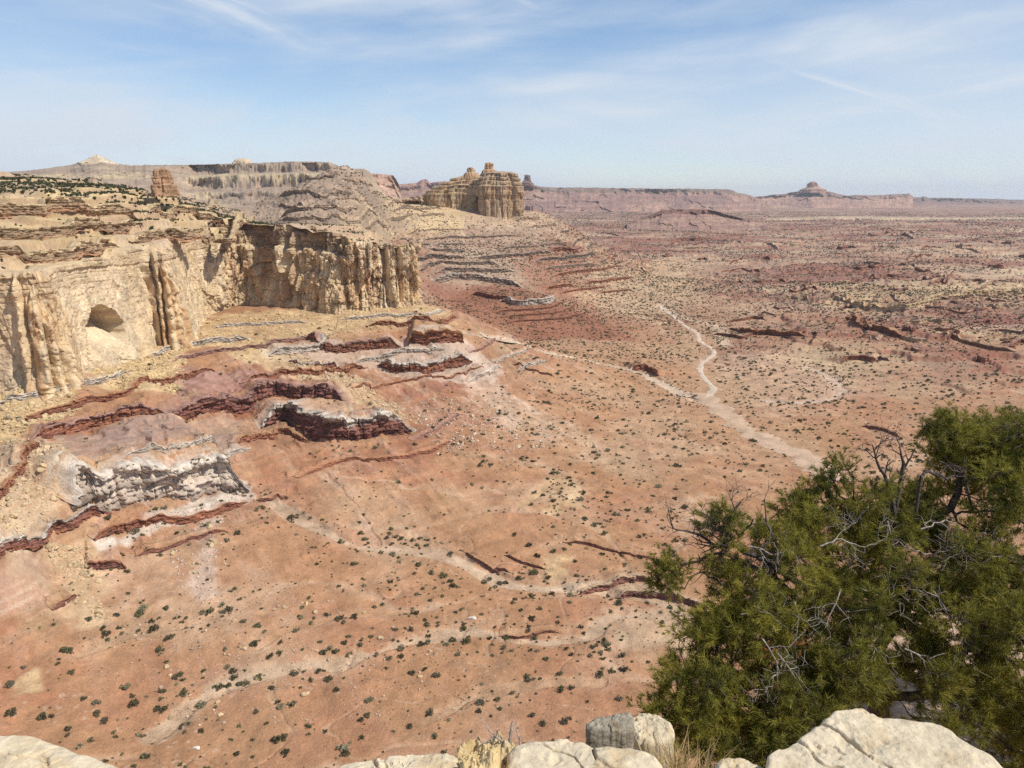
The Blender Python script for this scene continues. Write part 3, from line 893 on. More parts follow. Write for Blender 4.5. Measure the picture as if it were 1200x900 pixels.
# ------------------------------------------------------------------ valley ground: one sheet to the horizon
def build_ground():
    half = math.radians(39)
    az = np.concatenate([np.linspace(-math.pi, -half, 120, endpoint=False), np.linspace(-half, half, 1250), np.linspace(half, math.pi, 121)[1:]])
    # rows: even steps of depression angle, then even log steps to the horizon
    dep = np.radians(np.linspace(48, 2.0, 1080))
    r1 = 185 / np.tan(dep)
    r2 = np.geomspace(r1[-1], 28000, 260)[1:]
    rr = np.concatenate([[0.5, 60, 120], r1, r2])
    R, A = np.meshgrid(rr, az, indexing='ij')
    X = R * np.sin(A); Y = R * np.cos(A)
    Z = np.empty_like(X)
    sh = X.shape
    xf, yf = X.ravel(), Y.ravel()
    zf = np.empty_like(xf)
    ch = 200000
    for i in range(0, len(xf), ch):
        zf[i:i + ch] = ground_z(xf[i:i + ch], yf[i:i + ch])
    Z = zf.reshape(sh)
    # steepness from finite differences
    dzr = np.gradient(Z, axis=0) / (np.gradient(R, axis=0) + 1e-6)
    dza = np.gradient(Z, axis=1) / (np.gradient(A, axis=1) * R + 1e-6)
    st = np.hypot(dzr, dza)
    st = st.ravel()
    colr = np.empty((len(xf), 3), np.float32)
    for i in range(0, len(xf), ch):
        colr[i:i + ch] = ground_col(xf[i:i + ch], yf[i:i + ch], zf[i:i + ch], st[i:i + ch])
    P = np.stack([X, Y, Z], -1)
    o = grid_obj('valley_floor', P, colr.reshape(sh + (3,)), M_GROUND, flip=True)
    tag(o, kind='structure')
    return o




# ------------------------------------------------------------------ rock faces
def columns(s, z, width, seed, wob=0.35):
    """1-D cells along a face: id and position -1..1 across each column, its width"""
    u = s / width + wob * vn2(s * 0 + z / 28.0, s / 60.0, seed + 3)
    i = np.floor(u).astype(np.int64)
    best = None
    d1 = np.full(s.shape, 9.0); d2 = np.full(s.shape, 9.0); idn = np.zeros(s.shape, np.int64)
    for k in (-1, 0, 1):
        c = i + k
        p = c + 0.15 + 0.7 * hash1(c, seed)
        d = np.abs(u - p)
        m = d < d1
        d2 = np.where(m, d1, np.minimum(d2, d)); idn = np.where(m, c, idn); d1 = np.where(m, d, d1)
    edge = d2 - d1                      # 0 at a joint
    return idn, edge


def facet(s, z, w, h, seed, per=None, tilt=.7):
    """fractured rock: tall Voronoi blocks, each its own height and tilt; returns offset (about -1..1) and edge distance"""
    u = s / w; v = z / h + .35 * vn2(s / (w * 3.1), s * 0 + seed, seed + 9)
    iu = np.floor(u).astype(np.int64); iv = np.floor(v).astype(np.int64)
    d1 = np.full(s.shape, 9.0); d2 = d1.copy(); o = np.zeros(s.shape)
    zz = np.zeros_like(iu)
    for a in (-1, 0, 1):
        for b in (-1, 0, 1):
            cu = iu + a; cv = iv + b
            hu = np.mod(cu, per) if per else cu
            pu = cu + .08 + .84 * _h(hu, cv, zz, seed); pv = cv + .08 + .84 * _h(hu, cv, zz + 1, seed)
            du = u - pu; dv = v - pv
            d = np.maximum(np.abs(du) * 1.15, np.abs(dv)) * .6 + .4 * np.hypot(du, dv)
            m = d < d1
            d2 = np.where(m, d1, np.minimum(d2, d))
            t1 = (_h(hu, cv, zz + 3, seed) - .5) * 2 * tilt; t2 = (_h(hu, cv, zz + 4, seed) - .6) * tilt
            o = np.where(m, (_h(hu, cv, zz + 2, seed) - .5) * 1.6 + t1 * du + t2 * dv, o)
            d1 = np.where(m, d, d1)
    return o, d2 - d1


def beds(z, thick, seed):
    u = z / thick
    u = u + 0.45 * vn2(u * .7, u * 0, seed)
    i = np.floor(u).astype(np.int64)
    return i, u - i


def rock_face(P, S, zb, zt, rows, fn, colfn, name, mat, top_in=10.0, win=10, topz=None, topcol=None, extra_top=4, origin=None, parent=None, below=3.0):
    """a standing rock face along the line P: fn(s_grid, z_grid, t_grid) gives the outward offset"""
    n = len(P)
    nrm = normals_of(P, win)
    t = np.linspace(0, 1, rows)
    T = np.broadcast_to(t[None], (n, rows))
    zb2 = (zb - below)[:, None]
    Z = zb2 + (zt[:, None] - zb2) * T
    Sg = np.broadcast_to(S[:, None], (n, rows))
    O = fn(Sg, Z, T)
    X = P[:, 0, None] + nrm[:, 0, None] * O; Y = P[:, 1, None] + nrm[:, 1, None] * O
    G = np.stack([X, Y, Z], -1)
    C = colfn(Sg, Z, T, O, X, Y)
    # top: run back over the bench and dive under it
    tops = []
    for k in range(1, extra_top + 1):
        f = k / extra_top
        inn = O[:, -1] - top_in * f
        zz = zt + 0.25 + 0 * inn
        xx = P[:, 0] + nrm[:, 0] * inn; yy = P[:, 1] + nrm[:, 1] * inn
        if topz is not None:
            zz = np.maximum(topz(xx, yy) + 0.35, zt - 1.0) if k < extra_top else topz(xx, yy) - 2.5
        elif k == extra_top:
            zz = zt - 2.5
        tops.append(np.stack([xx, yy, zz], -1))
    tops = np.stack(tops, 1)
    G = np.concatenate([G, tops], 1)
    CT = np.repeat(C[:, -1:], extra_top, 1)
    if topcol is not None:
        gc_ = topcol(tops[..., 0].ravel(), tops[..., 1].ravel(), tops[..., 2].ravel(), np.full(tops[..., 0].size, .15)).reshape(CT.shape)
        CT = lerp(CT, gc_, np.broadcast_to(np.linspace(.45, 1, extra_top)[None], CT.shape[:2]))
    C = np.concatenate([C, CT], 1)
    return grid_obj(name, G, C, mat, flip=True, origin=origin, parent=parent)


def streaks(s, z, seed, sc=3.0):
    """dark desert-varnish streaks: thin across, long downwards"""
    return fbm2(s + 1.2 * vn2(s / 9, z / 20, seed), z * 0.09, sc, 4, seed + 1)


build_ground()


# --- the great cliff on the left
CL = [(-420, None), (-140, 478), (0, 468), (32, 465), (62, 466), (92, 462), (104, 442), (150, 424), (178, 410), (186, 407), (203, 408), (220, 404), (228, 388), (240, 372),
      (268, 360), (300, 358), (330, 361), (380, 364), (420, 365), (460, 363), (496, 360)]
_pts = []
for px, py in CL:
    if py is None:
        q = np.array((-640.0, 400.0))
    else:
        q = hit(VS, px, py, y0=300)
    _pts.append((q[0], q[1], px))
nx = _pts[-1]
_pts += [(nx[0] + 1, nx[1] + 15, 502), (nx[0] - 10, nx[1] + 38, 507), (nx[0] - 36, nx[1] + 64, 512), (nx[0] - 70, nx[1] + 82, 520), (nx[0] - 110, nx[1] + 92, 545)]
CLP, CLS = catmull(np.array(_pts), 0.62)
CLX = CLP[:, 2]; CLP = CLP[:, :2]
CL_N = normals_of(CLP, 18)
clip_z = VS(CLP[:, 0], CLP[:, 1])
_lip = CLP - CL_N * 9.0


def mesa_z(x, y):
    x = np.asarray(x, F8); y = np.asarray(y, F8)
    z = MS(x, y)
    hl = sst(850, 980, y)
    z = z + fbm2(x, y, 60, 4, 301) * (2.5 + 4 * hl) + fbm2(x, y, 34, 3, 303, ridged=True) * 3.0 * hl
    j = fbm2(x, y, 70, 3, 311) * 6
    near = sst(1600, 900, y)
    zt = terrace(z, 7.5, 0.09, j)
    z = z * (1 - .85 * near) + zt * .85 * near
    z = z + fbm2(x, y, 14, 3, 321) * 0.8 + fbm2(x, y, 3.5, 2, 331) * .25
    return z


cl_top = MS(_lip[:, 0], _lip[:, 1])
cl_top = np.where(CLX > 505, np.interp(CLX, [505, 545], [-58, -75]), cl_top)
cl_top = cl_top + 1.8 * vn2(CLS / 9, CLS * 0, 7) + (3.2 + 3.5 * sst(240, 262, CLX)) * (hash1(np.floor(CLS / 11 + .3 * vn2(CLS / 7, CLS * 0, 8)), 9) - .5) + 2.0 * (hash1(np.floor(CLS / 4.3), 10) - .5)
# the tip of the nose breaks into separate pillars
notch = np.maximum(np.exp(-((CLX - 453) / 2.4) ** 2), np.exp(-((CLX - 469) / 1.8) ** 2))
cl_top = cl_top - 16 * notch


def cl_px(s):
    return np.interp(s, CLS, CLX)


def bump1(x, a, b, e):
    return sst(a - e, a + e, x) * (1 - sst(b - e, b + e, x))


def cliff_offset(s, z, t):
    px = cl_px(s)
    prom = sst(232, 262, px)                       # the jointed promontory
    wall = bump1(px, 98, 184, 6)                   # the smooth bright wall
    o = (1 - t) * 7.0 + (1 - t) ** 3 * 4.0 - 7.0
    # fractured blocks at four scales: tall and bold on the promontory, faint on the wall
    amp = (0.34 + .95 * prom) * (1 - .30 * wall)
    ls = s + (z + 80) * .16 * vn2(s / 45, s * 0, 19)
    for wd, hg, am, sd, gr in ((40, 110, 6.5, 20, .0), (20, 40, 4.0, 21, .2), (9.5, 17, 2.5, 22, .5), (4.4, 8, 1.4, 23, .5), (2.0, 3.6, .65, 24, .3)):
        f, e = facet(ls, z, wd, hg, sd)
        o = o + (f - gr * np.exp(-(e / .06) ** 2)) * am * (amp if wd > 4 else .35 + .65 * amp)
    # open joints: thin, deep, only here and there
    for wd, sd in ((13, 141), (6.5, 142)):
        idn, e = columns(ls, z, wd, sd)
        rr1 = hash1(idn, sd + 1); rr2 = hash1(idn, sd + 2)
        win = sst(rr2 - .35, rr2 - .30, t) * sst(rr2 + .45, rr2 + .35, t)
        o = o - (3.2 if wd > 10 else 1.8) * np.exp(-(e / (.045 if wd > 10 else .06)) ** 2) * (rr1 > .45) * win
    # slanting gullies on the promontory
    for gx, gw, lean, dp in ((309, 5.5, 22, 9), (334, 4.5, -5, 12), (345, 2.2, 5, 8), (404, 3.4, 16, 7), (421, 2.0, 4, 6), (455, 3.6, 5, 11), (472, 2.2, 2, 9), (287, 4, 20, 5)):
        c = gx + lean * (0.5 - t) + 1.6 * vn2(z / 16, z * 0 + gx, 91)
        o = o - dp * np.exp(-np.abs((px - c) / gw) ** 2.2) * sst(.02, .3, t)
    # dark cap rock set back on the promontory
    cap = bump1(px, 266, 408, 5)
    o = o - cap * (sst(.755, .775, t) * 6.5 - 1.5 * bump1(t, .70, .76, .015))
    # the left buttress and the fin: split, leaning slabs
    wv = px + 1.3 * vn2(z / 14, s * 0, 93) + .8 * vn2(z / 5, s * 0, 94) + 5 * (t - .5) * .35
    rag = .72 + .55 * fbm3(s, z, s * 0, 11, 3, 95)
    for bx, bw, am, tp in ((37, 6, 8, .93), (55, 9, 11, .86), (71, 6, 7.5, .70), (60, 4, 3.5, .55), (88, 8, 6, .48), (44, 3, 3, .6),
                           (187, 3, 6, .97), (194, 3, 12, .985), (202, 4.2, 14, .88), (211, 4.5, 9.5, .70), (219, 4, 7, .46), (207, 2, 4, .6)):
        w_ = np.clip(1 - np.abs((wv - bx) / bw) ** 1.6, 0, 1) ** .62
        tt_ = tp + .06 * vn2(wv / 2.5, s * 0, int(bx))
        o = o + am * rag * w_ * sst(tt_ + .03, tt_ - .03, t) * (1 + .25 * sst(.5, .1, t))
    # the alcove: a tall roof, a sloping back
    cn = 2.6 * fbm3(s, z, s * 0, 9, 3, 97) + 1.4 * vn3(s / 2.6, z / 2.6, s * 0, 98)
    zc = np.interp(px, [108, 113, 120, 132, 146, 156], [-106, -92, -82, -79, -84, -97]) + cn
    zf = np.interp(px, [108, 118, 130, 142, 150, 160], [-105, -102, -104, -101, -104, -99]) + .7 * cn
    arch = bump1(px + .5 * cn, 110.5, 153, .8) * sst(zf - 3, zf + 1, z) * sst(zc + 1.2, zc - .6, z)
    o = o - 24 * arch * (0.35 + .65 * sst(zf, zc - 6, z))
    # apron ribs under it
    o = o + 4.0 * bump1(px, 108, 175, 5) * sst(-100, -118, z) * (0.6 + .4 * np.abs(np.sin(px * .55 + .4 * np.sin(px))))
    # bedding: strong near the top, broken along the face, almost none on the smooth wall
    bi, bf = beds(z + 2.2 * vn2(s / 60, s * 0, 4) + 1.5 * fbm2(s, z, 25, 2, 6), 4.2, 31)
    up = sst(.72, .95, t) * (.35 + .65 * sst(-.3, .3, fbm2(s, z * 2, 24, 3, 33)))
    o = o + (hash1(bi, 32) - .5) * (0.25 + 2.8 * up) - (0.10 + 1.1 * up) * np.exp(-(bf / .12) ** 2)
    o = o + fbm3(s, z * .6, s * 0, 22, 3, 41) * 2.2 + fbm3(s, z, s * 0, 5, 3, 43) * .9 + fbm3(s, z, s * 0, 1.6, 2, 44) * .32
    return o


CLIFF_A = np.array((.585, .44, .268)); CLIFF_B = np.array((.52, .35, .19)); CLIFF_C = np.array((.625, .50, .34)); VARN = np.array((.27, .15, .088))


def cliff_color(s, z, t, o, X, Y):
    px = cl_px(s)
    prom = sst(240, 275, px)
    n = fbm2(s, z * .5, 34, 4, 51); n2 = fbm2(s, z, 7, 3, 55)
    c = lerp(CLIFF_A, CLIFF_C, sst(-.3, .5, n))
    c = lerp(c, CLIFF_B, prom * sst(-.3, .4, fbm2(s, z * .3, 26, 3, 57)) * .9)
    c = lerp(c, np.array((.43, .33, .225)), bump1(px, 120, 185, 12) * sst(.0, .6, n2) * .5)
    c = lerp(c, np.array((.47, .37, .25)), sst(.0, .35, fbm2(s, z * 2.2, 16, 4, 59)) * .6)
    f1, e1 = facet(s, z, 9, 30, 22)
    c = c * (1 + .16 * f1)[..., None]
    st = streaks(s, z, 61)
    c = lerp(c, VARN * 1.25, sst(.12, .5, st) * (.30 + .45 * prom) * sst(.02, .25, t))
    st2 = streaks(s + 300, z, 71, 1.4)
    c = lerp(c, VARN, sst(.2, .55, st2) * (.15 + .35 * prom))
    fin = bump1(px, 183, 222, 3) + bump1(px, 32, 98, 5)
    c = lerp(c, np.array((.44, .26, .13)), np.clip(fin, 0, 1) * sst(-.2, .4, st) * .75)
    # darker, browner cap beds
    bi, bf = beds(z + 1.5 * vn2(s / 60, s * 0, 4), 4.2, 31)
    cap = sst(.74, .80, t) * bump1(px, 258, 412, 10)
    c = lerp(c, np.array((.235, .155, .11)), cap * (.55 + .45 * hash1(bi, 81)) * sst(-.5, .1, n2) )
    upper = sst(.80, .9, t) * (1 - prom)
    c = lerp(c, np.array((.44, .32, .20)), upper * hash1(bi, 83) * .7)
    c = c * (1 + .10 * n2 + .10 * (hash1(bi, 85) - .5))[..., None]
    return c




# ------------------------------------------------------------------ top of the mesa behind the cliff
def mesa_col(x, y, z, st):
    n1 = fbm2(x, y, 90, 4, 401); n2 = fbm2(x, y, 18, 4, 411); n3 = fbm2(x, y, 4, 3, 421)
    c = lerp(YEL * .95, lerp(TAN, PALE, .35), sst(-.3, .4, n1))
    c = lerp(c, np.array((.36, .27, .19)), sst(.1, .5, n2) * .6)
    bi, bf = beds(z + 2 * n1, 3.0, 431)
    c = c * (.84 + .3 * hash1(bi, 433))[..., None]
    c = lerp(c, np.array((.33, .21, .135)), sst(.5, 1.2, st) * (.35 + .6 * hash1(bi, 435)) * .8)
    hill = sst(860, 1000, y)
    c = lerp(c, lerp(GREY, TAN, .25) * .92, hill * np.clip(.75 + .5 * n2, 0, 1) * .9)
    c = lerp(c, lerp(TAN, YEL, .6), hill * sst(-280, -225, x + .1 * (y - 1250) + 30 * n2))
    return c * (1 + .14 * n3 + .1 * n2)[..., None]


cliff = rock_face(CLP, CLS, clip_z, cl_top, 230, cliff_offset, cliff_color, 'cliff', M_CLIFF, top_in=16, win=18, topz=mesa_z, topcol=mesa_col, extra_top=8, below=7.0)
tag(cliff, kind='structure')


def build_mesa_top():
    # a fan of rows over the plateau; cut along the cliff lip
    az = np.linspace(math.radians(-52), math.radians(-5), 820)
    r = np.concatenate([np.arange(430, 1000, 1.5), np.geomspace(1000, 2300, 260)])
    R, A = np.meshgrid(r, az, indexing='ij')
    X = R * np.sin(A); Y = R * np.cos(A)
    ring = np.vstack([_lip[::12], [(-170, 900), (-130, 1000), (-140, 1200), (-150, 1450), (-180, 1800), (-700, 2250), (-2100, 1500), (-1700, 900), (-900, 420)]])
    sd = poly_sd(X, Y, ring)
    keep = sd > 2.0
    keep &= MS(X, Y) > VS(X, Y) - 9
    Z = np.full(X.shape, -60.0)
    Z[keep] = mesa_z(X[keep], Y[keep])
    st = np.hypot(np.gradient(Z, axis=0) / np.gradient(R, axis=0), np.gradient(Z, axis=1) / (np.gradient(A, axis=1) * R))
    C = np.zeros(X.shape + (3,))
    C[keep] = mesa_col(X[keep], Y[keep], Z[keep], st[keep])
    # the strip of cells next to the lip keeps real neighbours only
    o = grid_obj('mesa_top', np.stack([X, Y, Z], -1), C, M_CLIFF, keep=keep, flip=True)
    tag(o, kind='structure')


build_mesa_top()


# ------------------------------------------------------------------ ledges: broken rock bands
def build_ledge(L_, surf, idx, topcol=None):
    P, S = L_['P'], L_['S']
    h = L_['h']; sd = 500 + idx * 13
    ln = S[-1]
    fr = S / ln
    endf = sst(0, .14, fr) * sst(1, .86, fr)
    gaps = 1 - .8 * sst(.45, .75, vn2(S / (h * 4.0), S * 0, sd))
    zb = surf(P[:, 0], P[:, 1])
    hh = h * endf * (.75 + .25 * gaps) + .4
    zt = zb + hh + .35 * h * .3 * vn2(S / 5, S * 0, sd + 1) + .12 * h * (hash1(np.floor(S / (h * .5)), sd) - .5)
    k = 1 if idx < 100 else 1
    rows = 34
    c0, c1, c2 = L_['c']
    def off(s, z, t):
        o = (1 - t) * h * .14 + .20 * h + .3
        for wd, hg, am, tl in ((h * 2.2, h * 2.0, .22, .4), (h * .8, h * .36, .17, .2), (h * .32, h * .15, .11, .15), (h * .14, h * .07, .05, .1)):
            f, e = facet(s, z, wd, hg, sd + int(wd * 7), tilt=tl)
            o = o + h * am * (f - .35 * np.exp(-(e / .07) ** 2))
        for wd, dp in ((h * .75, .30), (h * .3, .13)):
            idn, e = columns(s, z, wd, sd + 61 + int(dp * 100), wob=.1)
            o = o - dp * h * np.exp(-(e / .07) ** 2) * (hash1(idn, sd + 62) > .35)
        bi, bf = beds(z, max(.7, h * .16), sd + 2)
        o = o + h * .16 * (hash1(bi, sd + 3) - .5) - .13 * h * np.exp(-(bf / .14) ** 2)
        o = o + .12 * h * sst(.78, .86, t) * bump1(t, .8, .99, .03)
        return o + fbm3(s, z, s * 0, h * .5, 3, sd + 4) * .16 * h
    def cc(s, z, t, o, X, Y):
        n = fbm2(s, z, h * .9, 4, sd + 6)
        tt = np.clip(t + .12 * n, 0, 1)
        c = lerp(lerp(c0, c1, sst(0.05, .45, tt)), c2, sst(.62, .9, tt))
        bi, bf = beds(z, max(.7, h * .16), sd + 2)
        c = c * (.78 + .44 * hash1(bi, sd + 7))[..., None]
        c = lerp(c, MAROON * .8, sst(.2, .55, streaks(s, z, sd + 8, h * .22)) * .4)
        return c * (1 + .15 * n)[..., None]
    return rock_face(P, S, zb, zt, rows, off, cc, L_['n'], M_LEDGE, top_in=max(6.0, h * 1.1), win=8, topz=surf, topcol=topcol, extra_top=5, below=h * .25,
                     origin=(P[:, 0].mean(), P[:, 1].mean(), float(zb.min())))


for i, L_ in enumerate(LEDGES):
    o = build_ledge(L_, ground_z, i, ground_col)
    tag(o, L_['l'], 'rock ledge', L_.get('g', 'rock ledges on the slopes and plain'))

# ledges in the beds above the cliff
UP = [
    (([(-60, 312), (-10, 306), (40, 305), (90, 300), (140, 292)]), 8, 'shadowed ledge along the lip of the cliff at the far left'),
    (([(-60, 282), (0, 278), (60, 276), (110, 272), (165, 268)]), 8, 'tan ledge midway up the slope above the left cliff'),
    (([(-40, 258), (20, 254), (75, 250), (130, 252), (165, 258)]), 9, 'brown overhanging ledge below the plateau rim at left'),
    (([(150, 283), (190, 280), (215, 284), (240, 282)]), 8, 'dark blocky ledge above the cliff fin'),
    (([(170, 254), (205, 250), (235, 256), (268, 262)]), 7, 'tan ledge under the brown rock spire'),
    (([(215, 270), (245, 268), (280, 264), (312, 260)]), 6, 'thin dark ledge behind the cliff alcove'),
    (([(240, 248), (275, 250), (310, 252)]), 6, 'upper dark ledge left of the grey hill'),
]
for i, (pts, h, lab) in enumerate(UP):
    p = trace(MS, pts, y0=440)
    P, S = catmull(p, 0.9)
    d = dict(n='rock_ledge', P=P, S=S, h=h, c=(VARN * 1.5, np.array((.36, .25, .155)), np.array((.52, .39, .235))))
    tag(build_ledge(d, mesa_z, 60 + i, mesa_col), lab, 'rock ledge', 'rock ledges above the cliff')


# ------------------------------------------------------------------ the castle butte
def ring_face(name, ctr, radii, rows, prof, colfn, mat, seed, n=900, colw=10.0, colam=1.0, lean=None):
    """closed rock body: outline radii(angle) (list of (deg, r)), prof = [(z, scale)] from foot to summit"""
    a = np.linspace(0, 2 * math.pi, n + 1)
    ang = np.array([q[0] for q in radii]); rad = np.array([q[1] for q in radii])
    Rr = np.interp(np.degrees(a), np.concatenate([ang, [ang[0] + 360]]), np.concatenate([rad, [rad[0]]]))
    k = np.hanning(25)[1:-1]; k /= k.sum()
    Rr = np.convolve(np.concatenate([Rr[-13:-1], Rr, Rr[1:13]]), k, 'same')[12:-12]
    zs = np.array([q[0] for q in prof]); sc = np.array([q[1] for q in prof])
    L = np.concatenate([[0], np.cumsum(np.hypot(np.diff(zs), np.diff(sc) * Rr.mean()))])
    li = np.linspace(0, L[-1], rows)
    z = np.interp(li, L, zs); f = np.interp(li, L, sc)
    Zg = np.broadcast_to(z[:, None], (rows, n + 1)).copy(); Fg = np.broadcast_to(f[:, None], (rows, n + 1))
    s = np.broadcast_to((a * Rr.mean())[None], Zg.shape)
    # seamless noise from the ring position itself
    cx, cyy = np.cos(a) * Rr.mean(), np.sin(a) * Rr.mean()
    CX = np.broadcast_to(cx[None], Zg.shape); CY = np.broadcast_to(cyy[None], Zg.shape)
    o = 0
    Lp = 2 * math.pi * Rr.mean()
    Hh = zs[-1] - zs[0]
    for m, hg, am in ((2.2, 6.0, 1.5), (1.0, 3.4, 1.0), (.42, 1.2, .5)):
        per = max(3, int(round(Lp / (colw * m))))
        w = Lp / per
        sg = np.broadcast_to((a / (2 * math.pi) * Lp)[None], Zg.shape)
        fo, e = facet(np.minimum(sg, Lp - 1e-6), Zg, w, colw * hg, seed + int(m * 10), per)
        o = o + colw * .30 * am * (fo - .35 * np.exp(-(e / .07) ** 2))
    o[:, -1] = o[:, 0]
    slope = np.gradient(z) / (np.hypot(np.gradient(z), np.gradient(f) * Rr.mean()) + 1e-6)
    steep = sst(.5, .9, np.abs(slope))[:, None]
    o = o * colam * steep
    bi, bf = beds(Zg, colw * .45, seed + 2)
    o = o + (hash1(bi, seed + 3) - .5) * colw * .15 - colw * .05 * np.exp(-(bf / .15) ** 2)
    o = o + fbm3(CX, CY, Zg, colw * 1.6, 4, seed + 4) * colw * .22
    rr = Rr[None] * Fg + o * np.minimum(1, Fg * 2.5)
    if lean is None:
        lx = ly = 0
    else:
        lx = np.interp(z, zs, [q[0] for q in lean])[:, None]; ly = np.interp(z, zs, [q[1] for q in lean])[:, None]
    X = rr * np.cos(a)[None] + lx; Y = rr * np.sin(a)[None] + ly
    Zg = Zg + fbm3(CX, CY, Zg * .2, colw * 2.2, 3, seed + 6) * colw * .28 * sst(zs[0] + (zs[-1] - zs[0]) * .15, zs[-1], Zg)
    C = colfn(s, Zg, (Zg - zs[0]) / (zs[-1] - zs[0]), steep * np.ones_like(Zg), CX, CY)
    G = np.stack([X, Y, Zg], -1)
    # close the summit
    top = np.broadcast_to(G[-1:].mean(1, keepdims=True), G[-1:].shape)
    G = np.concatenate([G, top], 0); C = np.concatenate([C, C[-1:]], 0)
    o_ = grid_obj(name, G, C, mat, flip=True)
    o_.location = ctr
    return o_


def butte_color(tan, dark, seed):
    def f(s, z, t, steep, CX, CY):
        n = fbm3(CX, CY, z, 30, 4, seed)
        c = lerp(tan, tan * np.array((.86, .78, .70)), sst(-.3, .4, n))
        st = fbm3(CX, CY, z * .08, 9, 4, seed + 3)
        c = lerp(c, dark, sst(.05, .45, st) * .5 * steep)
        bi, bf = beds(z, 6, seed + 5)
        c = c * (.85 + .28 * hash1(bi, seed + 6))[..., None]
        c = lerp(c, GREY * 1.05, (1 - steep) * sst(-.1, .3, fbm3(CX, CY, z, 12, 3, seed + 9)) * .6)
        return c
    return f


BY = 1720.0
b0 = pY(586, 256, BY)
sc1 = BY / _cp / FPX * 1.02      # metres per photo pixel there
def bz(py):
    return pY(586, py, BY)[2]
body_c = (b0[0], BY + 48, 0)
RB = [(0, 49), (30, 56), (48, 70), (70, 62), (110, 62), (132, 72), (150, 58), (180, 47), (205, 52), (222, 64), (236, 66), (252, 56), (268, 60), (285, 54), (300, 58), (318, 66), (332, 56)]
t_ = ring_face('castle_butte', (body_c[0], body_c[1], 0), RB, 170,
               [(bz(275), 1.16), (bz(257), 1.03), (bz(250), 1.0), (bz(218), .965), (bz(216.5), .90), (bz(213), .89), (bz(211.5), .83), (bz(208), .82), (bz(206.5), .76), (bz(203), .74), (bz(201.5), .60), (bz(200.5), .1)],
               butte_color(np.array((.44, .325, .215)), VARN, 611), M_CLIFF, 601, n=1000, colw=15, colam=.8)
butte = t_
tag(butte, 'castle shaped tan sandstone butte with a knobbed summit above the valley', 'butte')
# its summit knobs and the left shoulder wall
cap_ = ring_face('summit_block', (0, 0, 0), [(0, 15), (60, 18), (120, 16), (180, 17), (240, 17), (300, 16)], 60,
                 [(bz(206), 1.25), (bz(203), 1.1), (bz(199), .95), (bz(197), .62), (bz(190.5), .52), (bz(189), .2)],
                 butte_color(np.array((.45, .30, .18)), VARN, 631), M_CLIFF, 621, n=240, colw=6)
cap_.parent = butte
cap_.location = (pY(573, 200, BY + 45)[0] - body_c[0], 0, 0)
cap2 = ring_face('summit_block', (0, 0, 0), [(0, 16), (60, 12), (120, 10), (180, 15), (240, 11), (300, 12)], 40,
                 [(bz(215), 1.7), (bz(208), 1.35), (bz(204), 1.1), (bz(201), .85), (bz(199.5), .55), (bz(195.5), .48), (bz(194), .2)],
                 butte_color(np.array((.44, .30, .19)), VARN, 635), M_CLIFF, 623, n=200, colw=6)
cap2.parent = butte
cap2.location = (pY(551, 205, BY + 75)[0] - body_c[0], 35, 0)
sh = ring_face('shoulder_wall', (0, 0, 0), [(0, 66), (40, 56), (90, 44), (140, 60), (165, 68), (195, 66), (225, 50), (270, 36), (300, 40), (325, 58)], 110,
               [(bz(276), 1.15), (bz(262), 1.02), (bz(227), .98), (bz(225.5), .94), (bz(222), .93), (bz(220.5), .86), (bz(217), .84), (bz(215.5), .70), (bz(212), .67), (bz(210), .52), (bz(207), .48), (bz(205), .3), (bz(203), .1)],
               butte_color(np.array((.46, .345, .215)), VARN, 641), M_CLIFF, 627, n=700, colw=16, colam=.8, lean=[(0, 0), (0, 0), (0, 0), (2, 0), (4, 0), (9, 0), (13, 0), (19, 0), (22, 0), (27, 0), (30, 0), (33, 0), (34, 0)])
sh.parent = butte
sh.location = (pY(534, 240, BY + 70)[0] - body_c[0], 40, 0)


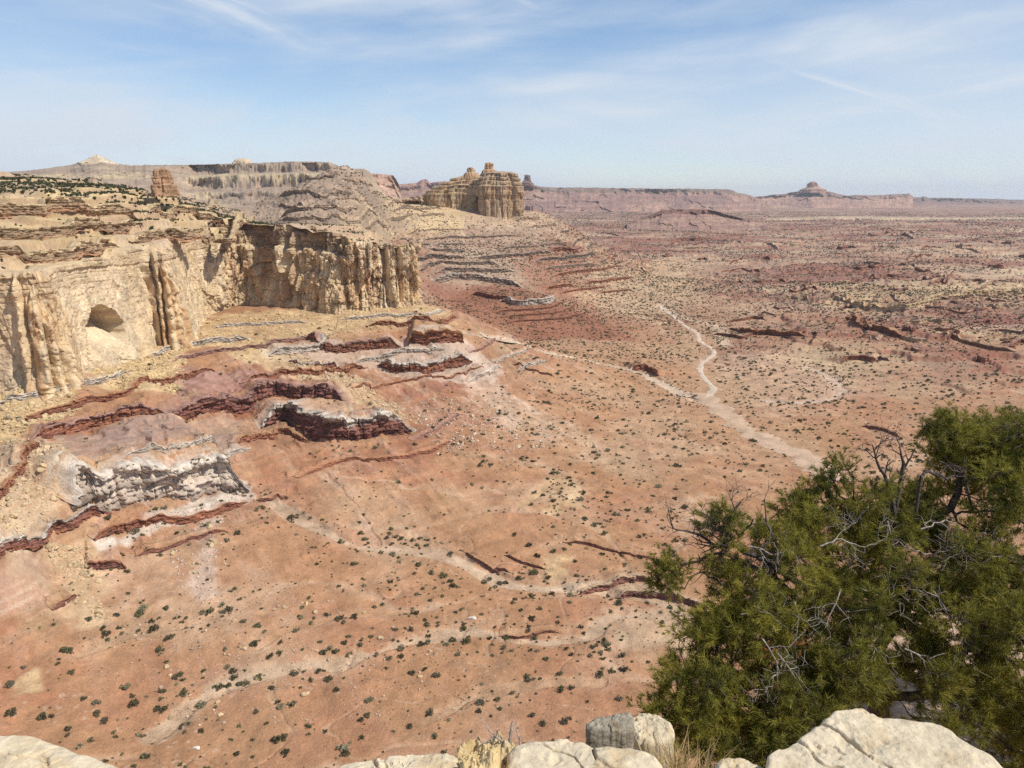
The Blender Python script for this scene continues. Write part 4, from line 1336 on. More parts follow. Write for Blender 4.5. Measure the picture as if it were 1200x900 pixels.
# ------------------------------------------------------------------ distant ridges: real bodies standing at their distance
def ridge(name, pts, base_py, seed, soft=None, cliff_frac=.35, w=None, colA=PURP, colB=TAN, rim=None, two=False, back=900.0, rough=1.0, mat=None, step_px=.7):
    """pts (px, py_top, Y) left to right; a cliff band under the rim, then a slope falling to the plain"""
    p = np.array(pts, F8)
    px = np.arange(p[0, 0], p[-1, 0], step_px)
    py = np.interp(px, p[:, 0], p[:, 1]); YY = np.interp(px, p[:, 0], p[:, 2])
    k = YY / FPX
    py = py + rough * .35 * vn2(px / 5.0, px * 0, seed) + rough * .25 * vn2(px / 1.7, px * 0, seed + 1)
    d = np.stack([ray(a, b) for a, b in zip(px, py)])
    X0 = d[:, 0] * YY / d[:, 1]; Zt = d[:, 2] * YY / d[:, 1]
    db = np.stack([ray(a, base_py) for a in px])
    Yb = YY - (w if w else 0)
    Zb = db[:, 2] * Yb / db[:, 1]
    Zb = np.minimum(Zb, Zt - 2)
    H = Zt - Zb
    rows = 60
    n = len(px)
    u = np.linspace(0, 1, rows)
    if two:
        ux = [0, .16, .20, .42, .47, .60, .74, .80, 1]; zx = [0, -.04, -.24, -.34, -.60, -.64, -.70, -.84, -1.04]; ox = [0, .0, .03, .30, .34, .42, .55, .60, 1.0]
    else:
        c = cliff_frac
        ux = [0, .06, .30, 1]; zx = [0, -.02, -c, -1.05]; ox = [0, .02, .10, 1.0]
    S = np.broadcast_to((X0)[:, None], (n, rows))
    U0 = np.broadcast_to(u[None], (n, rows))
    Uw = np.clip(U0 + .11 * np.sin(U0 * math.pi) * fbm2(S, U0 * 0, H.mean() * 2.2, 3, seed + 21), 0, 1)
    zf = np.interp(Uw, ux, zx); of = np.interp(Uw, ux, ox)
    if soft is not None:
        sw = sst(soft[1], soft[0], px)[:, None]
        zf = zf * (1 - sw) + (-1.04 * U0 ** 1.15) * sw; of = of * (1 - sw) + U0 * sw
    W = (w if w else 300.0)
    Hm = H.mean()
    U = np.broadcast_to(u[None], (n, rows))
    zz_ = H[:, None] * zf
    gul = fbm2(S, zz_ * 1.2, Hm * .5, 4, seed + 2, ridged=True)
    fo, e = facet(S, zz_, Hm * .7, Hm * .28, seed + 5)
    fo2, e2 = facet(S, zz_, Hm * .22, Hm * .10, seed + 6)
    O = W * of + (Hm * .28 * gul + Hm * (.14 if two else .24) * fo + Hm * .07 * fo2) * sst(0, .12, U) * rough
    big = vn2(S / (Hm * 3.5), S * 0, seed + 8) * Hm * .8 * rough
    O = O + big * sst(0, .2, U)
    Z = Zt[:, None] + H[:, None] * zf + Hm * .04 * fbm2(S, U * W, Hm * .6, 3, seed + 9) * sst(0.05, .4, U)
    rr = np.stack([X0, YY], 1); rl = np.linalg.norm(rr, axis=1)[:, None]; rd = rr / rl
    X = rr[:, 0, None] - rd[:, 0, None] * O; Y = rr[:, 1, None] - rd[:, 1, None] * O
    n1 = fbm2(S, Z * 3, Hm * .9, 4, seed + 11)
    bi, bf = beds(Z + Hm * .06 * n1, Hm * .07, seed + 12)
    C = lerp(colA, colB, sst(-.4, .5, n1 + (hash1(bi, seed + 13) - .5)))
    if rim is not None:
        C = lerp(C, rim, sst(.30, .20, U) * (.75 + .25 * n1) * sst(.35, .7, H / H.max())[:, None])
    sp = fbm2(S, U * W, Hm * .12, 3, seed + 15)
    C = lerp(C, GREY * .55, sst(.1, .5, sp) * .45 * sst(.2, .4, U))
    G = np.stack([X, Y, Z], -1)
    # plateau behind the rim
    bk = []
    for q in (0.15, .5, 1.0):
        bk.append(np.stack([rr[:, 0] + rd[:, 0] * back * q, rr[:, 1] + rd[:, 1] * back * q, Zt - (Hm * .05 + 2) * q * 1.5], -1))
    bk = np.stack(bk[::-1], 1)
    G = np.concatenate([bk, G], 1)
    sk = G[:, -1:].copy(); sk[..., 2] -= 70
    G = np.concatenate([G, sk], 1)
    C = np.concatenate([np.repeat(C[:, :1] * .8, 3, 1), C, C[:, -1:]], 1)
    return grid_obj(name, G, C, mat or M_FAR, origin=(float(X0.mean()), float(YY.mean()), float(Zb.min())))


YELF = np.array((.52, .40, .25))
far_l = ridge('far_mesa', [(-260, 212, 3000), (-60, 209, 3100), (0, 203, 3300), (40, 199, 3400), (75, 194.5, 3500), (95, 190.5, 3500), (108, 188, 3500), (124, 188, 3500), (138, 191.5, 3500), (150, 193.5, 3500), (230, 193, 3500), (300, 191, 3400), (345, 189, 3300), (385, 190, 3250), (402, 196, 3250), (432, 200, 3350), (447, 224, 3400)],
              246, 701, soft=(185, 235), w=1100, two=True, colA=lerp(GREY, TAN, .35) * .95, colB=YELF * .92, rim=lerp(GREY, TAN, .2) * .85, back=1500)
tag(far_l, 'long banded yellow mesa on the left skyline with shrubs on top', 'mesa')
o = ridge('far_mesa', [(385, 199, 4600), (405, 197, 4700), (428, 198, 4700), (433, 203, 4700), (461, 205, 4800), (466, 213, 4800), (470, 222, 4800)], 236, 711, w=500, cliff_frac=.5, colA=PINK * .9, colB=lerp(PINK, PALE, .4), rim=lerp(PURP, TAN, .4))
tag(o, 'pinkish fluted mesa end behind the yellow mesa', 'mesa')
o = ridge('far_mesa', [(445, 222, 7000), (460, 217, 7000), (488, 214, 7000), (495, 210, 7000), (500, 210, 7000), (504, 214, 7000), (540, 211, 6800), (600, 214, 6800), (625, 218, 6800)], 240, 721, w=900, colA=PURP, colB=PINK * .8)
tag(o, 'low purple mesa in the gap left of the castle butte', 'mesa')
o = ridge('sandstone_wall', [(424, 238, 1760), (445, 232, 1760), (470, 233, 1780), (500, 228, 1790), (520, 222, 1800), (548, 219, 1800)], 263, 731, w=110, cliff_frac=.62, colA=lerp(TAN, YEL, .4) * .95, colB=YEL * .98, rim=lerp(TAN, GREY, .5), mat=M_CLIFF, rough=1.0, back=250)
tag(o, 'low yellow sandstone wall joining the left hills to the castle butte', 'cliff')
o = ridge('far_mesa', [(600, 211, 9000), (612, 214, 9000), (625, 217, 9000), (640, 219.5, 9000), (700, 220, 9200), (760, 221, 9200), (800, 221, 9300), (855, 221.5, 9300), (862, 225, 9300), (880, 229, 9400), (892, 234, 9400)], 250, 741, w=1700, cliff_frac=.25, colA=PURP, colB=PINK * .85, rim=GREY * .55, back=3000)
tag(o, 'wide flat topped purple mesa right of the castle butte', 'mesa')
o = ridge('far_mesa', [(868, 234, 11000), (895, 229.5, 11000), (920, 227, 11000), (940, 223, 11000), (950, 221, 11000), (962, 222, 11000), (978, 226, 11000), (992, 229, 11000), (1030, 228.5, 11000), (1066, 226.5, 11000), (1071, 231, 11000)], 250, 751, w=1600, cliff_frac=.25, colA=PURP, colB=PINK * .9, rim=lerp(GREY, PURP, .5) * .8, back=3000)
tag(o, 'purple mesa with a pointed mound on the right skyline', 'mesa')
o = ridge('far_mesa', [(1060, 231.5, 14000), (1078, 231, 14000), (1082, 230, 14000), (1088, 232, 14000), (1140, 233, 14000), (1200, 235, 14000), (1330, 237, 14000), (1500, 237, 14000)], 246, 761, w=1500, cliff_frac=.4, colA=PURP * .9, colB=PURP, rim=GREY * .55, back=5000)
tag(o, 'dark low mesa rim running to the right edge of the skyline', 'mesa')
o = ridge('low_mesa', [(735, 262, 4100), (765, 251, 4200), (776, 246, 4200), (800, 245, 4200), (830, 245.5, 4200), (846, 249, 4200), (880, 259, 4200), (905, 265, 4200)], 276, 771, w=520, cliff_frac=.22, colA=PURP, colB=lerp(PURP, TAN, .4), rim=MAROON * .75, back=400)
tag(o, 'small dark capped mesa with gullied skirts in the right plain', 'mesa')
o = ridge('low_mesa', [(860, 262, 5200), (900, 257, 5200), (990, 255, 5200), (1100, 256, 5200), (1200, 256, 5200), (1300, 257, 5200)], 266, 781, w=420, cliff_frac=.5, colA=TAN, colB=PALE, rim=lerp(TAN, PALE, .4), back=700, rough=.6)
tag(o, 'long pale escarpment low across the distant right plain', 'escarpment')


def spire(name, px, py_top, py_base, Y, rad_px, prof, tan, seed, label, cat):
    c = pY(px, py_base, Y); m = Y / FPX
    z0 = c[2]; z1 = pY(px, py_top, Y)[2]
    H = z1 - z0
    pr = [(-.35 * H, prof[0][1] * 1.15)] + [(H * a, b) for a, b in prof]
    R = rad_px * m
    rad = [(a, R * (0.85 + .3 * float(hash1(np.array([a]), seed)[0]))) for a in range(0, 360, 40)]
    o = ring_face(name, (c[0], c[1], z0), rad, 60, pr, butte_color(tan, tan * .6, seed), M_FAR if Y > 2500 else M_CLIFF, seed, n=220, colw=R * .5)
    tag(o, label, cat)
    return o


spire('rock_spire', 191, 198, 222, 760, 11.5, [(0, 1.0), (.22, .95), (.26, .78), (.6, .72), (.63, .62), (.9, .52), (.97, .4), (1, .1)], np.array((.40, .245, .145)), 801,
      'brown block-like rock spire on the plateau rim at left', 'rock spire')
spire('white_dome', 114, 181.5, 191, 3450, 14, [(0, 1.4), (.3, .9), (.5, .62), (.7, .45), (.8, .32), (.93, .2), (1, .05)], np.array((.60, .50, .36)), 811,
      'white pointed rock dome on the far left skyline', 'rock dome')
spire('white_dome', 284, 186, 193, 3600, 11, [(0, 1.1), (.4, .95), (.75, .7), (1, .2)], np.array((.62, .49, .34)), 821,
      'small rounded white rock on the left skyline mesa', 'rock dome')
spire('rock_spire', 618, 205, 214.5, 8800, 6, [(0, 1.25), (.2, .8), (.4, .62), (.8, .5), (.85, .62), (.97, .5), (1, .2)], PURP * .95, 831,
      'thin dark stone chimney on the skyline right of the castle butte', 'rock spire')
spire('rock_spire', 952, 213, 222.5, 10800, 8, [(0, 1.7), (.3, .95), (.45, .7), (.8, .55), (1, .3)], lerp(PINK, PURP, .4), 841,
      'small stepped butte crowning the mound on the right skyline', 'butte')
spire('sandstone_knob', 3, 202, 214, 900, 16, [(0, 1.2), (.3, 1.0), (.6, .8), (.85, .5), (1, .1)], np.array((.58, .42, .25)), 851,
      'rounded tan sandstone knob at the left edge of the plateau', 'rock dome')


# ------------------------------------------------------------------ dirt track up the middle of the valley
def ribbon(name, pts, half, mat, colr, lift=.45, nv=9, seed=0, endfade=True):
    p = trace(VS, [q[:2] for q in pts])
    hw = np.array([q[2] for q in pts], F8)
    P, S = catmull(np.column_stack([p, hw]), 2.0)
    H = P[:, 2]; P = P[:, :2]
    nr = normals_of(P, 6)
    v = np.linspace(-1, 1, nv)
    e0 = 1 + .35 * vn2(S / 9, S * 0, seed) + .25 * vn2(S / 3.1, S * 0, seed + 1)
    e1 = 1 + .35 * vn2(S / 9, S * 0, seed + 2) + .25 * vn2(S / 3.1, S * 0, seed + 3)
    off = np.where(v[None] < 0, e0[:, None], e1[:, None]) * v[None] * H[:, None]
    X = P[:, 0, None] + nr[:, 0, None] * off; Y = P[:, 1, None] + nr[:, 1, None] * off
    Z = ground_z(X.ravel(), Y.ravel()).reshape(X.shape)
    k = np.hanning(13)[1:-1]; k /= k.sum()
    zc = np.convolve(np.pad(Z.mean(1), 5, mode='edge'), k, 'valid')
    Z = np.maximum(Z, zc[:, None] - .5) + lift - .75 * lift * np.abs(v[None]) ** 3
    C = colr * (1 + .10 * fbm2(X, Y, 14, 3, seed + 5) + .10 * fbm2(X, Y, 4, 3, seed + 6))[..., None]
    o = grid_obj(name, np.stack([X, Y, Z], -1), C, mat, flip=True)
    tag(o, kind='structure')
    return o


ribbon('dry_wash', [(985, 565, 13), (960, 550, 12.5), (940, 535, 12), (910, 520, 11), (880, 507, 10.5), (855, 490, 10), (838, 475, 11), (822, 461, 9)], 8, M_GROUND, lerp(lerp(PINK, TAN, .6), PALE, .25), seed=901, nv=13)
ribbon('dry_wash', [(566, 394, 6), (600, 400.5, 7), (630, 410, 7), (675, 420, 7), (725, 430, 7.5), (757, 439.5, 7.5), (780, 452, 7.5), (806, 464, 8)], 5, M_GROUND, lerp(TAN, PALE, .65), seed=921, nv=9, lift=.6)
ribbon('dirt_road', [(828, 466, 3.5), (836, 456, 3.2), (828, 446, 3), (820, 435, 3), (824, 425, 2.8), (837, 415, 2.8), (832, 407, 2.8), (820, 400, 2.8), (816, 390, 2.8), (800, 380, 3), (785, 367, 3), (772, 357, 3)], 3, M_GROUND, lerp(PALE, WHITE, .2), seed=911)

#@@PART2@@
# ------------------------------------------------------------------ scattered shrubs
rng = np.random.default_rng(7)


def project(x, y, z):
    dep = y * _cp - z * _sp
    u = x / dep; v = (y * _sp + z * _cp) / dep
    return 600 + FPX * u, 450 - FPX * v, dep


def shrub_tris(seed, ntri, leaf):
    """leaf clumps on and inside a low lumpy dome of radius 1"""
    r = np.random.default_rng(seed)
    lobes = [(np.array((0, 0, .28)), .52)] + [(np.array((math.cos(a) * (.3 + .5 * r.random()), math.sin(a) * (.3 + .4 * r.random()), .12 + .42 * r.random())), .18 + .32 * r.random()) for a in r.random(8) * 6.28]
    V = np.empty((ntri, 3, 3))
    for i in range(ntri):
        c, R = lobes[r.integers(len(lobes))]
        d = r.normal(size=3); d /= np.linalg.norm(d); d[2] = abs(d[2]) * .9 if r.random() < .8 else d[2]
        p = c + d * R * (r.random() ** .35)
        p[2] = max(p[2], 0.02)
        n = d + r.normal(size=3) * .6
        n /= np.linalg.norm(n)
        a = np.cross(n, r.normal(size=3)); a /= np.linalg.norm(a); b = np.cross(n, a)
        s = leaf * (.6 + .8 * r.random())
        V[i] = p + np.array([a * s, -a * s * .5 + b * s * .85, -a * s * .5 - b * s * .85])
    return V


M_SHRUB = mat_leaf('juniper_leaf', (.112, .104, .050), .12, .8)
M_SCRUB = mat_leaf('scrub_leaf', None, .08, .85)
M_SAGE = mat_leaf('sage_leaf', (.185, .165, .100), .10, .85)
PROTO = []
for k in range(9):
    T = shrub_tris(40 + k, 260, .145)
    me = raw_mesh('shrub', T.reshape(-1, 3), np.arange(len(T) * 3), 3, None, False)
    me.materials.append(M_SHRUB if k < 6 else M_SAGE)
    PROTO.append(me)

TRACED = [(126, 747, 6), (188, 765, 6), (163, 722, 5.5), (135, 723, 4.5), (271, 716, 5.5), (302, 738, 6), (287, 732, 5), (83, 767, 4.5), (83, 792, 4.5), (13, 805, 6), (12, 839, 6.5),
          (49, 843, 7), (113, 825, 5), (211, 793, 5), (260, 805, 6), (268, 802, 4.5), (283, 800, 5.5), (303, 795, 6), (343, 830, 6), (330, 833, 5), (325, 872, 7), (334, 888, 6.5), (360, 855, 5.5),
          (235, 828, 6), (212, 852, 5.5), (183, 832, 5), (191, 833, 5), (160, 825, 5.5), (267, 783, 4), (327, 768, 5), (315, 771, 5), (378, 768, 5.5), (361, 704, 4), (395, 729, 4.5),
          (103, 727, 4.5), (140, 740, 4), (178, 730, 4), (237, 722, 4.5), (278, 886, 5), (80, 857, 4.5), (113, 838, 5), (124, 847, 5), (62, 841, 4), (29, 782, 4), (215, 811, 3.5),
          (348, 743, 4.5), (330, 755, 4.5), (263, 763, 4), (602, 626, 4.5), (592, 681, 5), (415, 727, 5), (483, 740, 5), (522, 759, 5), (537, 769, 5), (483, 791, 5), (512, 795, 5.5),
          (433, 822, 5.5), (432, 841, 5), (481, 854, 4.5), (508, 867, 5.5), (583, 821, 4.5), (619, 795, 5), (633, 717, 4.5), (648, 647, 5.5), (726, 707, 6.5), (710, 753, 6), (695, 760, 5.5),
          (625, 747, 5), (593, 747, 5.5), (542, 738, 5.5), (502, 747, 4.5), (663, 849, 7), (498, 729, 4), (459, 685, 4), (423, 628, 4.5), (464, 632, 4.5), (500, 640, 4), (528, 648, 4),
          (573, 678, 4.5), (693, 772, 4.5), (725, 822, 5), (423, 869, 5), (545, 734, 4), (590, 762, 4), (600, 765, 4), (663, 762, 4), (640, 775, 4), (586, 832, 4), (475, 720, 3.5),
          (404, 757, 5), (410, 768, 4.5), (440, 770, 4), (455, 775, 4), (470, 772, 4.5), (385, 800, 5), (395, 812, 4), (372, 790, 5), (366, 800, 4.5), (400, 880, 6), (404, 888, 6)]
sx, sy, sr = [], [], []
for px, py, r in TRACED:
    q = hit(VS, px, py, y0=100)
    sx.append(q[0]); sy.append(q[1]); sr.append(r * math.hypot(q[0], q[1], 185) / FPX * .92)
n_tr = len(sx)
# the rest follow the washes and the soil
N0 = 60000
r_ = np.sqrt(rng.random(N0)) * (1650 - 170) + 170
r_ = np.where(rng.random(N0) < .35, rng.random(N0) * 900 + 200, r_)
a_ = (rng.random(N0) - .5) * 2 * math.radians(37)
x_ = r_ * np.sin(a_); y_ = r_ * np.cos(a_)
dens = sst(-.25, .45, fbm2(x_, y_, 60, 4, 1001)) * .45 + .10
for q, w, dep, c, lo, hi in WASHES:
    d, _, _, _ = seg_dist(x_, y_, q[::2])
    dens = dens + .55 * np.exp(-((d - w * 1.6) / (w * 2.0)) ** 2)
    dens = np.where(d < w * .8, dens * .25, dens)
zs_ = VS(x_, y_)
BARE = trace(VS, [(430, 236), (560, 236), (640, 246), (655, 272), (600, 285), (520, 282), (440, 295)])
dens = np.where(poly_sd(x_, y_, BARE) > 0, dens * .25, dens)
dens = dens + .30 * channels(x_, y_) * (r_ < 1000) + .18 * sst(330, 600, r_)
talus = (zs_ > -168) & (y_ < 900) & (x_ < 0)
dens = np.where(talus, dens * .10, dens)
redflat = poly_sd(x_, y_, trace(VS, [(300, 540), (480, 520), (640, 560), (620, 640), (480, 630), (330, 600)]))
dens = np.where(redflat > 0, dens * .25, dens)
near_d = np.clip((r_ / 450) ** .5, .55, 1.6)
keep = rng.random(N0) < dens * near_d * 1.0
inside = poly_sd(x_, y_, np.vstack([_lip[::12], [(-170, 905), (-260, 1000), (-400, 1120), (-480, 1400), (-700, 1900), (-2100, 1500), (-900, 420)]]))
keep &= inside < -12
# keep off the road
for pts in ([(985, 565), (940, 535), (880, 507), (838, 475), (822, 461)], [(828, 466), (836, 456), (820, 435), (824, 425), (837, 415), (832, 407), (816, 390), (800, 380), (772, 357)]):
    d, _, _, _ = seg_dist(x_, y_, trace(VS, pts)); keep &= d > 9
x_, y_ = x_[keep], y_[keep]
s_ = np.exp(rng.normal(-.42, .62, len(x_))) * 1.0
s_ = np.clip(s_, .25, 2.3)
sx = np.concatenate([sx, x_]); sy = np.concatenate([sy, y_]); sr = np.concatenate([sr, s_])
sz = ground_z(sx, sy)
SPX, SPY, SDEP = project(sx, sy, sz)
hidden = ((SPX > 755) & (SPY > 560) & (SPX > 1010 - (SPY - 540) * .85)) | (SPY > 868 + 0 * SPX) & (SPX > 390) | (SPY > 858) & (SPX < 170)
inview = (SPX > -8) & (SPX < 1208) & (SPY < 905) & ~hidden
app = np.where(inview, sr / SDEP, 0)
app[:n_tr] += .0012 * (app[:n_tr] > 0)
order = np.argsort(-app)
BIG = order[:290]


def shrub_words(px, py, big, sage):
    s = 'larger' if big else 'small'
    col = 'grey green' if sage else 'dark green'
    if py > 830:
        z = 'on the bottom edge of the red flat above the rim rocks' if px > 230 else 'on the red flat above the white rim slab'
    elif px < 250:
        z = 'on the red flat under the lower left slope'
    elif px < 450:
        z = 'along the lower pale wash left of centre'
    elif px < 640:
        z = 'on red ground at the lower centre' if py > 690 else 'along the upper pale wash at the centre'
    elif py > 620:
        z = 'on the red flat just left of the big pine'
    else:
        z = 'on the middle plain near the wide dry wash'
    return f'{s} {col} shrub {z}', f'{s} {col} shrubs {z}'


for k, i in enumerate(BIG):
    pk_ = int(rng.integers(6)) if rng.random() < .72 else 6 + int(rng.integers(3))
    o = bpy.data.objects.new('shrub', PROTO[pk_])
    COL.objects.link(o)
    o.location = (sx[i], sy[i], sz[i] - .08 * sr[i])
    R = sr[i]
    o.scale = (R * (.85 + .3 * rng.random()), R * (.85 + .3 * rng.random()), R * (.85 + .5 * rng.random()))
    o.rotation_euler = (0, 0, rng.random() * 6.28)
    lab, grp = shrub_words(SPX[i], SPY[i], sr[i] > 1.75, pk_ > 5)
    tag(o, lab, 'shrub', grp)


def scatter_mesh(name, X, Y, Z, R, protos, cols, mat, zscale=None):
    """many small bodies in one mesh (what nobody would count)"""
    nt = protos[0].shape[0]
    n = len(X)
    pk = rng.integers(len(protos), size=n)
    B = np.stack(protos)[pk]                     # n, nt, 3, 3
    a = rng.random(n) * 6.28
    ca, sa = np.cos(a)[:, None, None], np.sin(a)[:, None, None]
    bx = B[..., 0] * ca - B[..., 1] * sa; by = B[..., 0] * sa + B[..., 1] * ca
    k = R[:, None, None]
    kz = k * (zscale[:, None, None] if zscale is not None else 1)
    V = np.stack([bx * k + X[:, None, None], by * k + Y[:, None, None], B[..., 2] * kz + Z[:, None, None]], -1)
    C = np.repeat(cols, nt * 3, 0)
    o = obj(name, raw_mesh(name, V.reshape(-1, 3), np.arange(n * nt * 3), 3, C, False), mat)
    tag(o, kind='stuff')
    return o


rest = np.setdiff1d(np.arange(len(sx)), BIG)
rest = rest[(SPX[rest] > -250) & (SPX[rest] < 1450)]
gc = np.where(rng.random((len(rest), 1)) < .25, np.array((.19, .165, .10)), np.array((.100, .094, .046))) * (.7 + .75 * rng.random(len(rest)))[:, None] + np.array((.035, .022, .012)) * rng.random(len(rest))[:, None]
nr_ = sr[rest] / SDEP[rest] > .0018
a_ = rest[nr_]
scatter_mesh('far_shrubs', sx[a_], sy[a_], sz[a_] - .05, sr[a_], [shrub_tris(70 + k, 60, .30) for k in range(5)], gc[nr_], M_SCRUB)
a_ = rest[~nr_]
scatter_mesh('far_shrubs', sx[a_], sy[a_], sz[a_] - .05, sr[a_], [shrub_tris(80 + k, 16, .55) for k in range(5)], gc[~nr_], M_SCRUB)

# far country: thin woodland of shrubs out to the mesas
N1 = 130000
r_ = np.exp(rng.random(N1) * math.log(8500 / 800)) * 800
a_ = (rng.random(N1) * 1.5 - .48) * math.radians(37)
x_ = r_ * np.sin(a_); y_ = r_ * np.cos(a_)
k = (rng.random(N1) < (sst(-.4, .3, fbm2(x_, y_, 160, 4, 1101)) * .85 + .1) * sst(780, 1500, r_) * np.where(poly_sd(x_, y_, BARE) > 0, .5, 1))
x_, y_, r_ = x_[k], y_[k], r_[k]
z_ = ground_z(x_, y_)
R_ = (.75 + 1.15 * rng.random(len(x_))) * np.clip((r_ / 1600) ** .6, .7, 2.3)
gc = np.array((.085, .078, .048)) * (.7 + .7 * rng.random(len(x_)))[:, None]
scatter_mesh('far_shrubs', x_, y_, z_ - .1, R_, [shrub_tris(90 + k, 9, .62) for k in range(5)], gc, M_SCRUB)
# shrubs on the mesa top and the grey hill
N2 = 34000
r_ = 470 + rng.random(N2) * 1000
a_ = math.radians(-40) + rng.random(N2) * math.radians(34)
x_ = r_ * np.sin(a_); y_ = r_ * np.cos(a_)
sdm = poly_sd(x_, y_, np.vstack([_lip[::12], [(-170, 905), (-260, 1000), (-400, 1120), (-480, 1400), (-700, 1900), (-2100, 1500), (-900, 420)]]))
k = (sdm > 14) & (rng.random(N2) < np.where(y_ > 860, .95, np.where(y_ > 650, .8, .10)))
x_, y_ = x_[k], y_[k]
z_ = mesa_z(x_, y_)
scatter_mesh('mesa_shrubs', x_, y_, z_ - .1, (.6 + .9 * rng.random(len(x_))) * np.where((y_ > 640) & (y_ < 1000) & (x_ < -260), 1.5, 1.0), [shrub_tris(95 + k, 14, .58) for k in range(5)], np.array((.075, .075, .036)) * (.7 + .7 * rng.random(len(x_)))[:, None], M_SCRUB)
# low scrub and grass clumps of the near flat
N3 = 26000
r_ = 190 + rng.random(N3) ** .8 * 620
a_ = (rng.random(N3) - .5) * 2 * math.radians(37)
x_ = r_ * np.sin(a_); y_ = r_ * np.cos(a_)
k = (rng.random(N3) < sst(-.2, .4, fbm2(x_, y_, 34, 4, 1201)) * .8 + .06) & (VS(x_, y_) < -166)
x_, y_ = x_[k], y_[k]
z_ = ground_z(x_, y_)
gc = lerp(np.array((.16, .12, .07)), np.array((.33, .23, .13)), rng.random(len(x_)))
scatter_mesh('low_scrub', x_, y_, z_ - .03, .16 + .34 * rng.random(len(x_)) ** 2, [shrub_tris(60 + k, 10, .6) for k in range(4)], gc, M_SCRUB)


# ------------------------------------------------------------------ boulders fallen on the slopes
def boulder_mesh(seed, sub=2):
    import bmesh
    bm = bmesh.new()
    bmesh.ops.create_icosphere(bm, subdivisions=sub, radius=1.0)
    V = np.array([v.co[:] for v in bm.verts])
    F = np.array([[v.index for v in f.verts] for f in bm.faces])
    bm.free()
    r = np.random.default_rng(seed)
    # cut by random planes: an angular block
    for _ in range(9):
        n = r.normal(size=3); n /= np.linalg.norm(n)
        h = .50 + .35 * r.random()
        d = V @ n
        V = V - np.outer(np.maximum(d - h, 0), n)
    V = V * np.array((1.0, .75 + .25 * r.random(), .6 + .2 * r.random()))
    V[:, 2] += .35
    return V, F


BP = [boulder_mesh(300 + k) for k in range(6)]
BP1 = [boulder_mesh(320 + k, 1) for k in range(9)]
TAL = [([(0, 470), (60, 464), (96, 462), (92, 492), (60, 518), (-10, 540)], 900, YEL * 1.02, 'yellow rubble below the left buttress'),
       ([(104, 442), (200, 408), (222, 406), (216, 440), (208, 478), (150, 474)], 900, YEL * 1.02, 'yellow rubble under the alcove'),
       ([(222, 410), (245, 372), (330, 366), (330, 400), (290, 430), (265, 412)], 450, YEL, 'yellow rubble left of the promontory benches'),
       ([(330, 366), (500, 362), (545, 384), (420, 398), (335, 402)], 500, YEL, 'yellow rubble at the foot of the promontory'),
       ([(300, 430), (345, 415), (405, 442), (470, 482), (490, 506), (440, 494), (380, 474)], 620, lerp(YEL, WHITE, .3), 'yellow rubble chute right of the purple slope'),
       ([(-10, 560), (70, 530), (90, 588), (30, 640), (-10, 650)], 350, lerp(PALE, YEL, .5), 'pale rubble at the left edge'),
       ([(50, 645), (98, 642), (132, 732), (95, 742), (66, 690)], 300, lerp(YEL, PALE, .5), 'rubble spilling down the lower left slope'),
       ([(200, 640), (258, 606), (262, 706), (225, 712)], 55, lerp(PALE, WHITE, .5), 'white rubble chute on the lower left slope'),
       ([(470, 470), (600, 470), (660, 520), (520, 540)], 420, lerp(PALE, WHITE, .4), 'stony fan below the promontory nose'),
       ([(100, 720), (400, 700), (600, 830), (100, 850)], 420, lerp(PALE, RED, .3), 'red flat at the lower left')]
bx_, by_, br_, bc_, bl_ = [], [], [], [], []
for pts, n, c, lab in TAL:
    P = trace(VS, pts)
    lo, hi = P.min(0), P.max(0)
    n = int(n * 3.2)
    q = lo + rng.random((n * 4, 2)) * (hi - lo)
    q = q[poly_sd(q[:, 0], q[:, 1], P) > -2][:n]
    q = q[fbm2(q[:, 0], q[:, 1], 14, 3, 1290) + .03 * np.minimum(poly_sd(q[:, 0], q[:, 1], P), 12) - .25 + .3 * rng.random(len(q)) > -.2]
    s = .42 * (rng.random(len(q)) + .008) ** -.42
    s = np.clip(s * (.6 if 'flat' in lab else 1), .15, 2.4)
    bx_ += list(q[:, 0]); by_ += list(q[:, 1]); br_ += list(s); bl_ += [lab] * len(q)
    bc_ += list(c * (.72 + .42 * rng.random(len(q)))[:, None])
bx_, by_, br_, bc_ = map(np.array, (bx_, by_, br_, bc_))
bz_ = ground_z(bx_, by_)
bqx, bqy, bdep = project(bx_, by_, bz_)
bap = np.where((bqx > 0) & (bqx < 1200), br_ / bdep, 0)
bo = np.argsort(-bap)
BBIG = bo[:230]
BM = {}
for k, (V, F) in enumerate(BP):
    for j, tone in enumerate((.8, 1.0, 1.15)):
        me = raw_mesh('boulder', V, F.ravel(), 3, np.tile(np.array((.50, .37, .22)) * tone, (len(V), 1)), False)
        me.materials.append(M_BOULDER)
        BM[(k, j)] = me
for i in BBIG:
    o = bpy.data.objects.new('boulder', BM[(int(rng.integers(6)), int(rng.integers(3)))])
    COL.objects.link(o)
    o.location = (bx_[i], by_[i], bz_[i] - .15 * br_[i])
    o.scale = (br_[i],) * 3
    o.rotation_euler = (rng.normal() * .2, rng.normal() * .2, rng.random() * 6.28)
    tag(o, 'angular tan boulder on the ' + bl_[i], 'boulder', 'boulders on the ' + bl_[i])
brest = np.setdiff1d(np.arange(len(bx_)), BBIG)
scatter_mesh('talus_rubble', bx_[brest], by_[brest], bz_[brest] - .1 * br_[brest], br_[brest], [V[F] for V, F in BP1], bc_[brest], M_BOULDER)
